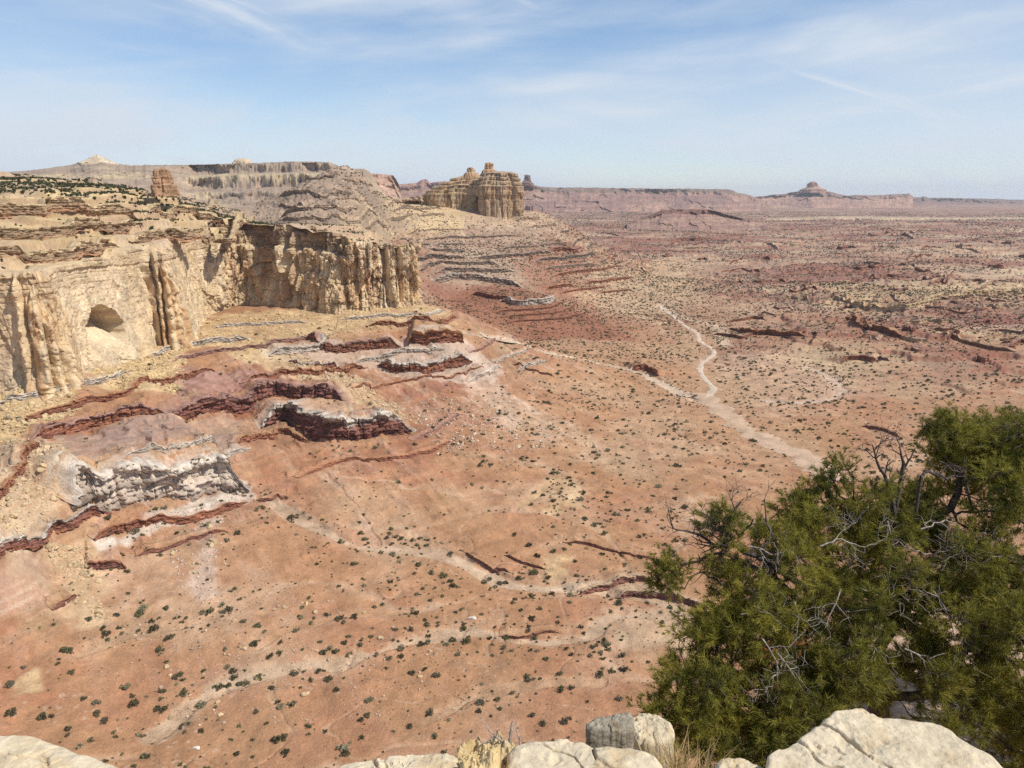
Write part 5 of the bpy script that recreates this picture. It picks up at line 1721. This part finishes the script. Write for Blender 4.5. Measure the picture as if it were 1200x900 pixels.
# one big white block on the red flat
for (px, py, r, lab) in ((553, 728, 1.7, 'white boulder alone on the red flat at the lower centre'), (230, 878, 1.2, 'small white boulder low on the red flat')):
    q = hit(VS, px, py, y0=100)
    V, F = BP[2]
    me = raw_mesh('boulder', V, F.ravel(), 3, np.tile(WHITE * 1.15, (len(V), 1)), False)
    o = obj('boulder', me, M_BOULDER)
    o.location = (q[0], q[1], float(ground_z(q[:1], q[1:])[0]) - .2)
    o.scale = (r * 1.3, r, r)
    tag(o, lab, 'boulder')


# ------------------------------------------------------------------ the rim under the photographer
M_RIM = mat_rock('rim_limestone', (30.0, 5.0), .13, .8, .010, rough=.9, spec=.2)
M_LICHEN = mat_rock('lichen_stone', (34.0, 9.0), .30, .8, .012, rough=.95, spec=.1)
LIME = np.array((.59, .495, .35))


def slab(name, outline, ztop, thick, seed, tilt=(0, 0), rough=.018, round_=.025, cracks=(), col=LIME, mat=None, steps=.018, undercut=.1, nang=260, nring=44, dome=0.0):
    """an irregular rock: star-shaped outline in plan, worn top with cracks, rough sides"""
    P = np.asarray(outline, F8)
    c = P.mean(0)
    Q = np.vstack([P, P[:1]])
    Q, s = catmull(np.vstack([P[-2:], P, P[:2]]), .02)
    a0 = np.arctan2(Q[:, 1] - c[1], Q[:, 0] - c[0])
    rr = np.hypot(Q[:, 0] - c[0], Q[:, 1] - c[1])
    a = np.linspace(-math.pi, math.pi, nang + 1)
    o_ = np.argsort(a0)
    R = np.interp(a, np.concatenate([a0[o_] - 2 * math.pi, a0[o_], a0[o_] + 2 * math.pi]), np.tile(rr[o_], 3))
    size = R.mean()
    R = R * (1 + .04 * vn3(np.cos(a) * 4, np.sin(a) * 4, a * 0, seed) + .010 * vn3(np.cos(a) * 14, np.sin(a) * 14, a * 0, seed + 1))
    nt = nring; ns = 22
    f = np.concatenate([np.linspace(0.001, 1, nt) ** .85, 1 + 0 * np.linspace(0, 1, ns)[1:]])
    dn = np.concatenate([np.zeros(nt), np.linspace(0, 1, ns)[1:]])
    Fg, Ag = np.meshgrid(f, a, indexing='ij'); Dg = np.broadcast_to(dn[:, None], Fg.shape)
    ca, sa = np.cos(Ag), np.sin(Ag)
    Rg = np.broadcast_to(R[None], Fg.shape)
    edge = np.clip(1 - (1 - Fg) * Rg / max(round_, 1e-3), 0, 1)
    X = c[0] + ca * Rg * Fg; Y = c[1] + sa * Rg * Fg
    Z = ztop + (X - c[0]) * tilt[0] + (Y - c[1]) * tilt[1] - edge ** 2 * round_ * .7 - dome * Fg ** 2
    n = fbm3(X, Y, Z * 0 + seed, size * .7, 5, seed + 2)
    hz = n * rough * 1.6
    hz = np.where(Dg > 0, hz, hz * .7 + .3 * (np.floor(hz / steps + .5) * steps))
    Z = Z + hz + fbm3(X, Y, Z * 0, size * .12, 4, seed + 4) * rough * .30 - .5 * rough * sst(.25, .55, fbm3(X, Y, Z * 0, size * .3, 4, seed + 14))
    crk = np.zeros(X.shape)
    for cr in cracks:
        d, _, _, _ = seg_dist(X + .02 * vn2(X / .09, Y / .09, seed + 7), Y + .02 * vn2(X / .07, Y / .07, seed + 8), np.asarray(cr))
        crk = np.maximum(crk, np.exp(-(d / .0032) ** 2))
    Z = Z - crk * .016 * (Dg == 0)
    # sides
    Z = Z - Dg * thick
    out = (fbm3(ca * size, sa * size, Dg * thick, size * .35, 4, seed + 5) * .12 * size - undercut * size * Dg + .03 * size * (hash1(np.floor((Dg * thick + .02 * n) / .06), seed + 6) - .5)) * sst(0, .12, Dg)
    X = X + ca * out; Y = Y + sa * out
    m = fbm3(X, Y, Z, size * .5, 4, seed + 9); m2 = fbm3(X, Y, Z, .07, 3, seed + 10)
    C = lerp(np.broadcast_to(col, X.shape + (3,)), col * np.array((.86, .76, .62)), sst(.05, .5, m) * .7)
    C = lerp(C, col * np.array((.62, .58, .52)), sst(.28, .6, m2) * .45)
    C = lerp(C, np.array((.30, .22, .14)), crk * .5)
    C = lerp(C, np.array((.27, .25, .20)), sst(.50, .66, fbm3(X, Y, Z, .028, 3, seed + 21)) * sst(-.1, .4, m) * .7)
    C = lerp(C, np.array((.46, .30, .15)), sst(.35, .6, fbm3(X, Y, Z, .11, 4, seed + 22)) * .45)
    C = C * (1 + .10 * m2)[..., None]
    G = np.stack([X, Y, Z], -1)
    org = (float(c[0]), float(c[1]), float(Z.min()))
    return grid_obj(name, G, C, mat or M_RIM, flip=True, origin=org)


def plan(pts, z):
    return [tuple(pz(px, py, z)[:2]) for px, py in pts]


rim = slab('rim_ground', [(-9, 1.2), (-6, 1.9), (-3, 2.1), (-1, 2.25), (1, 2.3), (2.4, 2.2), (5, 1.6), (9, .6), (10, -6), (5, -11), (-5, -11), (-10, -5)], -2.25, 40, 1301, tilt=(0, -.06), rough=.05, round_=.3, undercut=-.3, nang=300)
tag(rim, kind='structure')
ledge = slab('rim_ledge', [(2.0, 3.6), (2.7, 5.2), (3.1, 7.0), (4.6, 8.4), (7, 8.8), (10, 8), (10, 2.2), (6, 2.1), (3.4, 2.6)], -4.75, 30, 1303, rough=.12, round_=.3, undercut=-.25, col=np.array((.50, .34, .235)))
tag(ledge, kind='structure')

z = -1.78
o = slab('rim_slab', plan([(-160, 858), (-80, 857), (0, 858), (40, 861), (75, 868), (110, 880), (145, 893), (170, 905), (150, 960), (40, 1060), (-120, 1080), (-240, 960)], z), z, .5, 1311, rough=.014, round_=.02, dome=.02,
         cracks=[plan([(70, 870), (45, 885), (60, 910)], z), plan([(-20, 880), (40, 892), (60, 900)], z)], col=LIME * 1.04)
tag(o, 'smooth cream white rim slab in the lower left corner', 'rock slab')
o = slab('rim_slab', plan([(388, 903), (405, 895), (440, 889), (480, 884), (512, 883), (535, 887), (545, 915), (520, 960), (420, 960), (375, 930)], z), z, .5, 1321, rough=.014, round_=.02, cracks=[plan([(430, 892), (445, 905), (440, 930)], z)])
tag(o, 'low cream rock slab at the bottom edge left of the split yellowish rocks', 'rock slab')
o = slab('rim_slab', plan([(598, 872), (615, 864), (650, 857), (672, 856), (690, 861), (704, 867), (735, 869), (765, 878), (778, 905), (740, 980), (620, 980), (590, 920)], z), z, .5, 1331, rough=.018, round_=.025,
         cracks=[plan([(640, 870), (670, 885), (690, 905)], z), plan([(702, 873), (705, 890), (728, 905)], z)], dome=.02)
tag(o, 'pale fissured rim slab at the bottom centre in front of the grey block', 'rock slab')
zz = -1.80
o = slab('rim_rock', plan([(536, 884), (545, 872), (560, 868), (578, 872), (586, 890), (580, 930), (545, 935)], zz), zz + .03, .5, 1341, rough=.05, round_=.025, col=np.array((.56, .42, .22)), nang=160, nring=30)
tag(o, 'yellowish split rock standing left of the dead stick', 'rock')
o = slab('rim_rock', plan([(566, 872), (580, 866), (598, 866), (604, 880), (600, 905), (578, 905)], zz - .04), zz - .02, .5, 1345, rough=.05, round_=.025, col=np.array((.58, .46, .28)), nang=160, nring=30)
tag(o, 'tan broken rock wedged behind the yellowish split rock', 'rock')
# the grey lichen block and its paler neighbour stand on the lower step
zb = -2.05
o = slab('lichen_block', plan([(687, 846), (700, 838), (722, 834), (741, 833), (744, 842), (738, 850), (712, 853), (690, 853)], -1.89), -1.89, .42, 1351, rough=.018, round_=.02, col=np.array((.30, .265, .21)), mat=M_LICHEN, undercut=-.03, nang=180, nring=26)
tag(o, 'grey lichen covered rock block behind the pale bottom slab', 'rock')
o = slab('rim_rock', plan([(735, 842), (750, 832), (768, 834), (785, 842), (790, 860), (765, 868), (742, 862)], -2.02), -2.02, .5, 1361, rough=.018, round_=.025, col=LIME * .95, nang=160, nring=30)
tag(o, 'pale rock between the grey block and the pine', 'rock')
z = -1.62
o = slab('rim_boulder', plan([(905, 882), (918, 872), (930, 866), (948, 852), (966, 840), (982, 831), (1005, 829), (1022, 834), (1058, 843), (1098, 850), (1118, 858), (1145, 876), (1182, 900), (1215, 925), (1190, 990), (1020, 1020), (930, 990), (902, 920)], z), z, .75, 1371,
         rough=.017, round_=.014, cracks=[plan([(962, 842), (990, 862), (1010, 880), (1050, 905), (1060, 930)], z), plan([(930, 866), (960, 885), (985, 900)], z)], nang=420, nring=80, steps=.022, tilt=(0, .02))
tag(o, 'large flat cream boulder with a long crack at the lower right', 'boulder')
o = slab('rim_rock', plan([(838, 893), (855, 888), (880, 892), (905, 905), (890, 940), (845, 940)], -1.85), -1.84, .5, 1381, rough=.018, round_=.025, nang=160, nring=30)
tag(o, 'small pale rock between the dry grass and the large boulder', 'rock')


# ------------------------------------------------------------------ branches, needles, grass
def tube(V, F, p, q, r0, r1, k=5):
    d = np.asarray(q) - np.asarray(p)
    L = np.linalg.norm(d)
    if L < 1e-6:
        return
    d = d / L
    a = np.cross(d, (0, 0, 1.0) if abs(d[2]) < .9 else (1.0, 0, 0)); a /= np.linalg.norm(a); b = np.cross(d, a)
    n = len(V)
    for j in range(k):
        t = 2 * math.pi * j / k
        w = a * math.cos(t) + b * math.sin(t)
        V.append(p + w * r0); V.append(q + w * r1)
    for j in range(k):
        m = (j + 1) % k
        F.extend((n + 2 * j, n + 2 * m, n + 2 * m + 1, n + 2 * j + 1))


def chain_mesh(name, chains, mat, parent, org, k=6):
    """chains: list of (points, radii)"""
    V, F = [], []
    for pts, rad in chains:
        for i in range(len(pts) - 1):
            tube(V, F, np.asarray(pts[i]), np.asarray(pts[i + 1]), rad[i], rad[i + 1], k)
    V = np.array(V) - np.asarray(org)
    return obj(name, raw_mesh(name, V, F, 4, None, True), mat, parent)


def mat_bark(name, c0, c1, sc=40):
    m = bpy.data.materials.new(name); m.use_nodes = True
    nt = m.node_tree; N = nt.nodes.new; L = nt.links.new
    bs = nt.nodes['Principled BSDF']; bs.inputs['Roughness'].default_value = .9; bs.inputs['Specular IOR Level'].default_value = .15
    ge = N('ShaderNodeNewGeometry'); nz = N('ShaderNodeTexNoise'); nz.inputs['Scale'].default_value = sc; nz.inputs['Detail'].default_value = 5
    L(ge.outputs['Position'], nz.inputs['Vector'])
    cr = N('ShaderNodeValToRGB'); cr.color_ramp.elements[0].position = .35; cr.color_ramp.elements[1].position = .68
    cr.color_ramp.elements[0].color = (*c0, 1); cr.color_ramp.elements[1].color = (*c1, 1)
    L(nz.outputs['Fac'], cr.inputs[0]); L(cr.outputs[0], bs.inputs['Base Color'])
    bp = N('ShaderNodeBump'); bp.inputs['Strength'].default_value = .8; bp.inputs['Distance'].default_value = .008
    L(nz.outputs['Fac'], bp.inputs['Height']); L(bp.outputs[0], bs.inputs['Normal'])
    return m


M_BARK = mat_bark('pinyon_bark', (.045, .032, .026), (.14, .10, .085))
M_DEADDARK = mat_bark('dark_dead_wood', (.04, .032, .03), (.15, .12, .11), 60)
M_DEADPALE = mat_bark('bleached_dead_wood', (.22, .18, .15), (.46, .40, .35), 60)
M_NEEDLE = mat_leaf('pinyon_needles', None, .38, .55)

LOBES = [(1160, 528, 6.4, 46), (1106, 500, 6.3, 24), (1196, 518, 6.4, 40), (1195, 560, 6.1, 62), (1125, 545, 6.3, 42), (1080, 575, 6.2, 22), (985, 586, 5.9, 40), (940, 602, 5.8, 30), (1035, 604, 6.0, 36), (1098, 640, 5.9, 62),
         (1020, 655, 5.7, 62), (930, 650, 5.5, 48), (885, 690, 5.3, 44), (865, 735, 5.1, 40), (945, 735, 5.2, 66), (1035, 730, 5.4, 75), (1125, 730, 5.5, 80),
         (1195, 690, 5.6, 70), (835, 745, 5.0, 26), (822, 790, 4.8, 38), (796, 830, 4.7, 28), (772, 852, 4.6, 12), (850, 830, 4.8, 55), (920, 815, 4.9, 62), (985, 800, 5.1, 52), (895, 775, 5.0, 48),
         (1090, 800, 5.3, 55), (1180, 790, 5.4, 60), (1200, 850, 5.2, 44), (1262, 590, 6.2, 80), (1265, 720, 5.8, 90), (1260, 850, 5.4, 70), (852, 655, 5.5, 11), (845, 612, 5.5, 6), (784, 672, 5.4, 5), (905, 870, 4.6, 40), (840, 868, 4.55, 30)]
TB = np.array((3.15, 5.55, -4.85))
tr = np.random.default_rng(17)
ATT = []
LC = []
for px, py, Y, rp in LOBES:
    c = pY(px, py, Y); R = rp * np.linalg.norm(c) / FPX
    LC.append((c, R))
    nc = int(4 + 50 * R ** 1.8)
    d = tr.normal(size=(nc, 3)); d /= np.linalg.norm(d, axis=1)[:, None]
    cc = c + d * R * (tr.random(nc)[:, None] ** .40) * np.array((1, 1.05, .86))
    for q in cc:
        n = int(tr.integers(18, 38)); rs = .06 + .08 * tr.random()
        d = tr.normal(size=(n, 3)); d /= np.linalg.norm(d, axis=1)[:, None]
        ATT.append(q + d * rs * (tr.random(n)[:, None] ** .4) * np.array((1.15, 1.15, .75)))
ATT = np.vstack(ATT)
nodes = [TB]; par = [-1]
for k, q in enumerate([(3.10, 5.50, -4.4), (3.02, 5.46, -4.05), (2.98, 5.5, -3.75)]):
    nodes.append(np.array(q)); par.append(len(nodes) - 2)
# main limbs reach out first, so that the tree forks low
def limb(frm, pts):
    for q in pts:
        q = np.array(q)
        a = nodes[frm]; m = max(1, int(np.linalg.norm(q - a) / .12)); prev = frm
        for j in range(1, m + 1):
            w = tr.normal(size=3) * .018
            nodes.append(a + (q - a) * j / m + w); par.append(prev); prev = len(nodes) - 1
        frm = prev
    return frm
limb(2, [tuple(pY(960, 815, 5.2)), tuple(pY(890, 830, 4.95)), tuple(pY(815, 828, 4.75))])
limb(3, [tuple(pY(1000, 760, 5.4)), tuple(pY(940, 715, 5.35)), tuple(pY(900, 670, 5.45))])
l3 = limb(3, [tuple(pY(1055, 720, 5.6)), tuple(pY(1045, 640, 5.9))])
limb(l3, [tuple(pY(1000, 600, 5.95))])
limb(l3, [tuple(pY(1110, 600, 6.1)), tuple(pY(1145, 530, 6.3))])
limb(3, [tuple(pY(1130, 760, 5.5)), tuple(pY(1190, 680, 5.8)), tuple(pY(1230, 600, 6.1))])
limb(2, [tuple(pY(1150, 810, 5.4)), tuple(pY(1240, 800, 5.5))])
nodes = [np.asarray(q, F8) for q in nodes]
alive = np.ones(len(ATT), bool)
ND = np.array(nodes)
near_i = np.zeros(len(ATT), int); near_d = np.full(len(ATT), 1e9)
def upd(start):
    global near_i, near_d
    for k in range(start, len(nodes)):
        d = np.linalg.norm(ATT - nodes[k], axis=1)
        m = d < near_d
        near_d = np.where(m, d, near_d); near_i = np.where(m, k, near_i)
upd(0)
for it in range(70):
    act = alive & (near_d < 1.2)
    if not act.any():
        break
    new0 = len(nodes)
    for k in np.unique(near_i[act]):
        g = ATT[act & (near_i == k)] - nodes[k]
        g = (g / (np.linalg.norm(g, axis=1)[:, None] + 1e-9)).mean(0)
        g = g + tr.normal(size=3) * .22 + np.array((0, 0, .06))
        g /= np.linalg.norm(g) + 1e-9
        nodes.append(nodes[k] + g * .065); par.append(int(k))
    upd(new0)
    alive &= near_d > .04
nodes = np.array(nodes); par = np.array(par)
nch = np.bincount(par[par >= 0], minlength=len(nodes))
rad = np.zeros(len(nodes))
order_ = np.arange(len(nodes))[::-1]
pw = np.zeros(len(nodes))
for i in order_:
    if pw[i] == 0:
        pw[i] = .0022 ** 2.3
    rad[i] = pw[i] ** (1 / 2.3)
    if par[i] >= 0:
        pw[par[i]] += pw[i]
rad = np.minimum(rad, .13)
tree = bpy.data.objects.new('pinyon_pine', None)
COL.objects.link(tree)
tree.location = TB
tag(tree, 'bushy green pinyon pine with dead grey twigs rising beyond the rim boulders', 'tree')
big = rad > .034
ch_t = [((nodes[par[i]], nodes[i]), (max(rad[par[i]], rad[i]) if rad[par[i]] < rad[i] * 1.6 else rad[i] * 1.25, rad[i])) for i in range(len(nodes)) if par[i] >= 0 and big[i]]
ch_b = [((nodes[par[i]], nodes[i]), (min(rad[par[i]], rad[i] * 1.3), rad[i])) for i in range(len(nodes)) if par[i] >= 0 and not big[i]]
ch_t.append(((TB + np.array((0, 0, -.3)), TB), (rad[0] * 1.5, rad[0] * 1.1)))
chain_mesh('trunk', ch_t, M_BARK, tree, TB, 9)
chain_mesh('branches', ch_b, M_BARK, tree, TB, 5)

# needle tufts at the thin shoots
tuft_p, tuft_d = [], []
for i in np.where((rad < .0062) & (par >= 0))[0]:
    d = nodes[i] - nodes[par[i]]; d /= np.linalg.norm(d) + 1e-9
    k = 4 if nch[i] == 0 else (1 if tr.random() < .6 else 0)
    for j in range(k):
        dd = d + tr.normal(size=3) * (.8 if j else .25) + np.array((0, 0, .25)); dd /= np.linalg.norm(dd)
        tuft_p.append(nodes[i] + dd * .022 * min(j, 3) + tr.normal(size=3) * .02 * (j > 0)); tuft_d.append(dd)
tuft_p = np.array(tuft_p); tuft_d = np.array(tuft_d)


def needles(P, D, per, ln, wd, seed):
    r = np.random.default_rng(seed)
    n = len(P)
    base = P[:, None] + D[:, None] * (r.random((n, per, 1)) * .055)
    v = r.normal(size=(n, per, 3)); v -= (v * D[:, None]).sum(-1, keepdims=True) * D[:, None]
    v /= np.linalg.norm(v, axis=-1, keepdims=True) + 1e-9
    k = .35 + .75 * r.random((n, per, 1))
    dr = D[:, None] * (1 - .35 * k) + v * k
    dr /= np.linalg.norm(dr, axis=-1, keepdims=True)
    L = ln * (.7 + .5 * r.random((n, per, 1)))
    tip = base + dr * L
    sd = np.cross(dr, r.normal(size=(n, per, 3))); sd /= np.linalg.norm(sd, axis=-1, keepdims=True) + 1e-9
    T = np.stack([base + sd * wd, base - sd * wd, tip], 2)
    return T.reshape(-1, 3)


V = needles(tuft_p, tuft_d, 30, .060, .0024, 23)
tone = .6 * fbm3(tuft_p[:, 0], tuft_p[:, 1], tuft_p[:, 2], .55, 3, 1401) + .7 * vn3(tuft_p[:, 0] / .13, tuft_p[:, 1] / .13, tuft_p[:, 2] / .13, 1403)
g0 = np.array((.115, .122, .026)); g1 = np.array((.36, .315, .054))
tc = lerp(g0, g1, np.clip(.5 + .9 * tone + .35 * (tr.random(len(tuft_p)) - .5), 0, 1))
print('tree nodes', len(nodes), 'tufts', len(tuft_p))
Cn = np.repeat(tc, 30 * 3, 0)
obj('crown', raw_mesh('crown', V - TB, np.arange(len(V)), 3, Cn, False), M_NEEDLE, tree)

# browned needle clumps
def brown_clump(px, py, Y, n):
    c = pY(px, py, Y)
    p = c + tr.normal(size=(n, 3)) * .022; d = tr.normal(size=(n, 3)); d /= np.linalg.norm(d, axis=1)[:, None]
    v = needles(p, d, 22, .036, .0018, int(px))
    cc = np.tile(np.array((.36, .17, .06)), (len(v), 1))
    o = obj('brown_needles', raw_mesh('brown_needles', v - TB, np.arange(len(v)), 3, cc, False), M_NEEDLE, tree)
    o['label'] = 'orange brown clump of dead needles'
for q in ((890, 760, 4.85, 9), (900, 772, 4.85, 6), (935, 757, 4.85, 5), (968, 775, 4.9, 6), (913, 828, 4.7, 4), (898, 818, 4.7, 4), (905, 806, 4.7, 4)):
    brown_clump(*q)


def wiggle(p, d, L, r, depth, out, droop=0.0, bend=.35, seg=.035, kids=3):
    pts = [np.array(p)]; n = max(3, int(L / seg))
    d = np.array(d, F8); d /= np.linalg.norm(d)
    cur = np.array(p, F8)
    rads = [r]
    for i in range(n):
        d = d + tr.normal(size=3) * bend * .5 + np.array((0, 0, -droop))
        d /= np.linalg.norm(d)
        cur = cur + d * seg
        pts.append(cur.copy()); rads.append(r * (1 - .75 * (i + 1) / n) + .0008)
        if depth > 0 and i > n * .15 and tr.random() < kids / n:
            side = np.cross(d, tr.normal(size=3)); side /= np.linalg.norm(side)
            wiggle(cur, d * .55 + side * .85 + np.array((0, 0, .1)), L * (.35 + .3 * tr.random()), rads[-1] * .7, depth - 1, out, droop, bend, seg, kids)
    out.append((pts, rads))


def path_branch(pix, r0, kids_up=0.5, depth=2, mat=None, twl=.22, ntw=10, droop=0, label=None, r1=.004):
    P = np.array([pY(*q) for q in pix])
    C, s = catmull(P, .035)
    k = np.linspace(0, 1, len(C))
    C = C + np.stack([vn2(k * 14, k * 0, 3 + int(pix[0][0])), vn2(k * 14, k * 0 + 5, 4), vn2(k * 14, k * 0 + 9, 5)], 1) * .012
    rr = r0 * (1 - k) + r1 * k
    out = [(list(C), list(rr))]
    for j in range(ntw):
        i = int(len(C) * (.15 + .8 * tr.random()))
        t = C[min(i + 1, len(C) - 1)] - C[i - 1]; t /= np.linalg.norm(t) + 1e-9
        sd = np.cross(t, tr.normal(size=3)); sd /= np.linalg.norm(sd) + 1e-9
        wiggle(C[i], t * .6 + sd * .8 + np.array((0, 0, kids_up)), twl * (.5 + .8 * tr.random()), rr[i] * .6, depth, out, droop)
    o = chain_mesh('dead_branch', out, mat or M_DEADDARK, tree, TB, 5)
    if label:
        o['label'] = label


path_branch([(945, 690, 5.4), (900, 660, 5.4), (862, 640, 5.45), (835, 637, 5.45), (815, 625, 5.45), (790, 620, 5.4), (781, 596, 5.4)], .030, .45, 2, M_DEADDARK, .20, 16, label='dark bare branch reaching left out of the crown', r1=.004)
path_branch([(862, 640, 5.45), (850, 622, 5.45), (835, 618, 5.42), (826, 605, 5.42)], .016, .5, 2, M_DEADDARK, .12, 5)
path_branch([(858, 632, 5.45), (852, 612, 5.45), (858, 598, 5.45), (868, 588, 5.45)], .016, .4, 2, M_DEADDARK, .12, 6)
path_branch([(866, 630, 5.45), (878, 615, 5.45), (881, 608, 5.4)], .013, .3, 1, M_DEADDARK, .08, 2)
path_branch([(912, 640, 5.4), (898, 615, 5.45), (892, 600, 5.45), (896, 584, 5.45)], .012, .5, 1, M_DEADDARK, .10, 4)
path_branch([(1050, 640, 5.85), (1048, 590, 5.85), (1038, 560, 5.85), (1028, 540, 5.85), (1022, 521, 5.8)], .026, .5, 2, M_DEADDARK, .15, 8, label='dark bare snag pointing up in front of the plain')
path_branch([(1050, 600, 5.85), (1058, 560, 5.85), (1060, 545, 5.85), (1054, 522, 5.85)], .020, .5, 2, M_DEADDARK, .13, 5)
path_branch([(1060, 548, 5.85), (1068, 535, 5.85), (1073, 525, 5.85)], .010, .4, 1, M_DEADDARK, .06, 2)
path_branch([(1075, 600, 5.8), (1078, 565, 5.8), (1088, 552, 5.85), (1110, 560, 5.9), (1130, 550, 6.0), (1108, 545, 6.0)], .014, .3, 1, M_DEADDARK, .12, 5)
path_branch([(1140, 600, 5.9), (1130, 560, 5.95), (1112, 548, 5.95), (1100, 540, 5.95)], .012, .4, 1, M_DEADDARK, .10, 4)
path_branch([(880, 655, 5.35), (860, 690, 5.3), (820, 670, 5.35), (800, 690, 5.35)], .010, .0, 1, M_DEADDARK, .12, 5)
# bleached twigs in front of the foliage
for pix, nt_, lg in [([(895, 748, 4.75), (908, 770, 4.7), (912, 790, 4.68), (910, 815, 4.66)], 6, .13), ([(910, 765, 4.7), (930, 790, 4.66), (942, 812, 4.64)], 3, .08), ([(912, 790, 4.68), (900, 795, 4.66), (893, 796, 4.66)], 2, .05),
                     ([(1010, 690, 5.2), (1040, 700, 5.2), (1070, 690, 5.25), (1090, 700, 5.2)], 7, .14), ([(1100, 700, 5.2), (1115, 730, 5.15), (1120, 760, 5.1)], 6, .13),
                     ([(930, 705, 5.05), (935, 730, 5.0), (930, 760, 4.95)], 5, .12), ([(960, 640, 5.35), (985, 632, 5.4), (1010, 640, 5.4), (1040, 632, 5.45)], 8, .16), ([(1040, 610, 5.6), (1048, 640, 5.55), (1055, 665, 5.5)], 5, .12),
                     ([(1150, 590, 5.9), (1165, 600, 5.9), (1160, 620, 5.85)], 5, .12), ([(1170, 530, 6.1), (1172, 555, 6.1), (1168, 575, 6.05)], 3, .1), ([(1140, 525, 6.15), (1165, 520, 6.15), (1190, 512, 6.15)], 3, .12),
                     ([(1060, 760, 5.0), (1085, 770, 5.0), (1110, 765, 5.0)], 5, .13), ([(1150, 660, 5.5), (1175, 650, 5.5), (1195, 660, 5.5)], 5, .14), ([(880, 640, 5.3), (910, 650, 5.25), (930, 640, 5.25)], 5, .12),
                     ([(985, 690, 5.1), (975, 715, 5.05), (965, 735, 5.0)], 5, .12), ([(870, 720, 4.95), (890, 712, 4.95), (905, 720, 4.95)], 4, .1), ([(1020, 590, 5.75), (1000, 612, 5.7), (975, 610, 5.7)], 6, .13),
                     ([(1080, 620, 5.6), (1110, 610, 5.65), (1135, 625, 5.65)], 8, .16), ([(1060, 640, 5.5), (1090, 650, 5.5), (1120, 640, 5.5)], 8, .16), ([(1010, 745, 5.0), (1030, 760, 4.98), (1025, 780, 4.95)], 4, .1)]:
    path_branch(pix, .0075, .0, 2, M_DEADPALE, lg, nt_, droop=.03, r1=.002, label='bleached grey dead twigs')

# dry grass by the rim, the bare stick, a small rim plant
M_GRASS = mat_leaf('dry_grass', None, .3, .7)


def grass(name, px, py, z, n, ht, spread, c0, c1, seed, label, cat):
    r = np.random.default_rng(seed)
    c = pz(px, py, z)
    T, CC = [], []
    for i in range(n):
        b = c + np.array((r.normal() * spread, r.normal() * spread * .6, 0))
        lean = r.normal(size=2) * .35
        h = ht * (.5 + .7 * r.random())
        m = b + np.array((lean[0] * h * .35, lean[1] * h * .35, h * .55)); t = b + np.array((lean[0] * h, lean[1] * h, h))
        a = r.random() * 6.28; w = np.array((math.cos(a), math.sin(a), 0)) * .0022
        T += [b - w, b + w, m + w * .8, b - w, m + w * .8, m - w * .8, m - w * .8, m + w * .8, t]
        k = r.random()
        CC += [c0 * (1 - k) + c1 * k] * 9
    T = np.array(T)
    o = obj(name, raw_mesh(name, T - c, np.arange(len(T)), 3, np.array(CC), False), M_GRASS)
    o.location = c
    tag(o, label, cat)


grass('dry_grass_tuft', 795, 930, -2.0, 260, .17, .06, np.array((.50, .35, .15)), np.array((.60, .46, .24)), 5, 'straw coloured dry grass tuft at the bottom edge under the pine', 'grass tuft')
grass('dry_grass_tuft', 768, 940, -2.0, 90, .13, .04, np.array((.48, .36, .18)), np.array((.58, .46, .26)), 6, 'smaller pale grass tuft left of the main straw coloured one', 'grass tuft')
sp_ = pz(602, 915, -1.95)
stick = []
st_pts = [sp_, sp_ + np.array((.0, -.02, .06)), sp_ + np.array((-.015, .0, .12)), sp_ + np.array((-.01, .02, .17)), sp_ + np.array((-.005, .03, .21))]
stick.append((st_pts, [.010, .009, .007, .006, .004]))
tr = np.random.default_rng(5)
for i in (1, 2):
    wiggle(st_pts[i], (.5 - i * .3, .1, .4), .12, .006, 1, stick, seg=.02)
wiggle(st_pts[0], (.4, .0, .25), .12, .007, 1, stick, seg=.02)
wiggle(st_pts[0], (-.5, .1, .2), .10, .007, 1, stick, seg=.02)
o = chain_mesh('dead_stick', stick, M_DEADPALE, None, sp_, 7)
o.location = sp_
tag(o, 'grey weathered dead stick standing between the yellowish rocks and the pale slab', 'dead stick')


# ------------------------------------------------------------------ air
def build_haze():
    hx, y0, y1, z0, z1 = 30000, -30000, 30000, -420, 260
    V = np.array([(x, y, z) for x in (-hx, hx) for y in (y0, y1) for z in (z0, z1)], F8)
    F = [0, 1, 3, 2, 4, 6, 7, 5, 0, 4, 5, 1, 2, 3, 7, 6, 0, 2, 6, 4, 1, 5, 7, 3]
    me = raw_mesh('haze', V, F, 4, None, False)
    m = bpy.data.materials.new('haze_air'); m.use_nodes = True
    nt = m.node_tree
    nt.nodes.remove(nt.nodes['Principled BSDF'])
    pv = nt.nodes.new('ShaderNodeVolumePrincipled')
    pv.inputs['Color'].default_value = (.90, .93, 1.0, 1)
    pv.inputs['Density'].default_value = HAZE
    pv.inputs['Anisotropy'].default_value = .1
    nt.links.new(pv.outputs[0], nt.nodes['Material Output'].inputs['Volume'])
    o = obj('haze', me, m)
    tag(o, kind='stuff')


HAZE = 2.6e-5
build_haze()
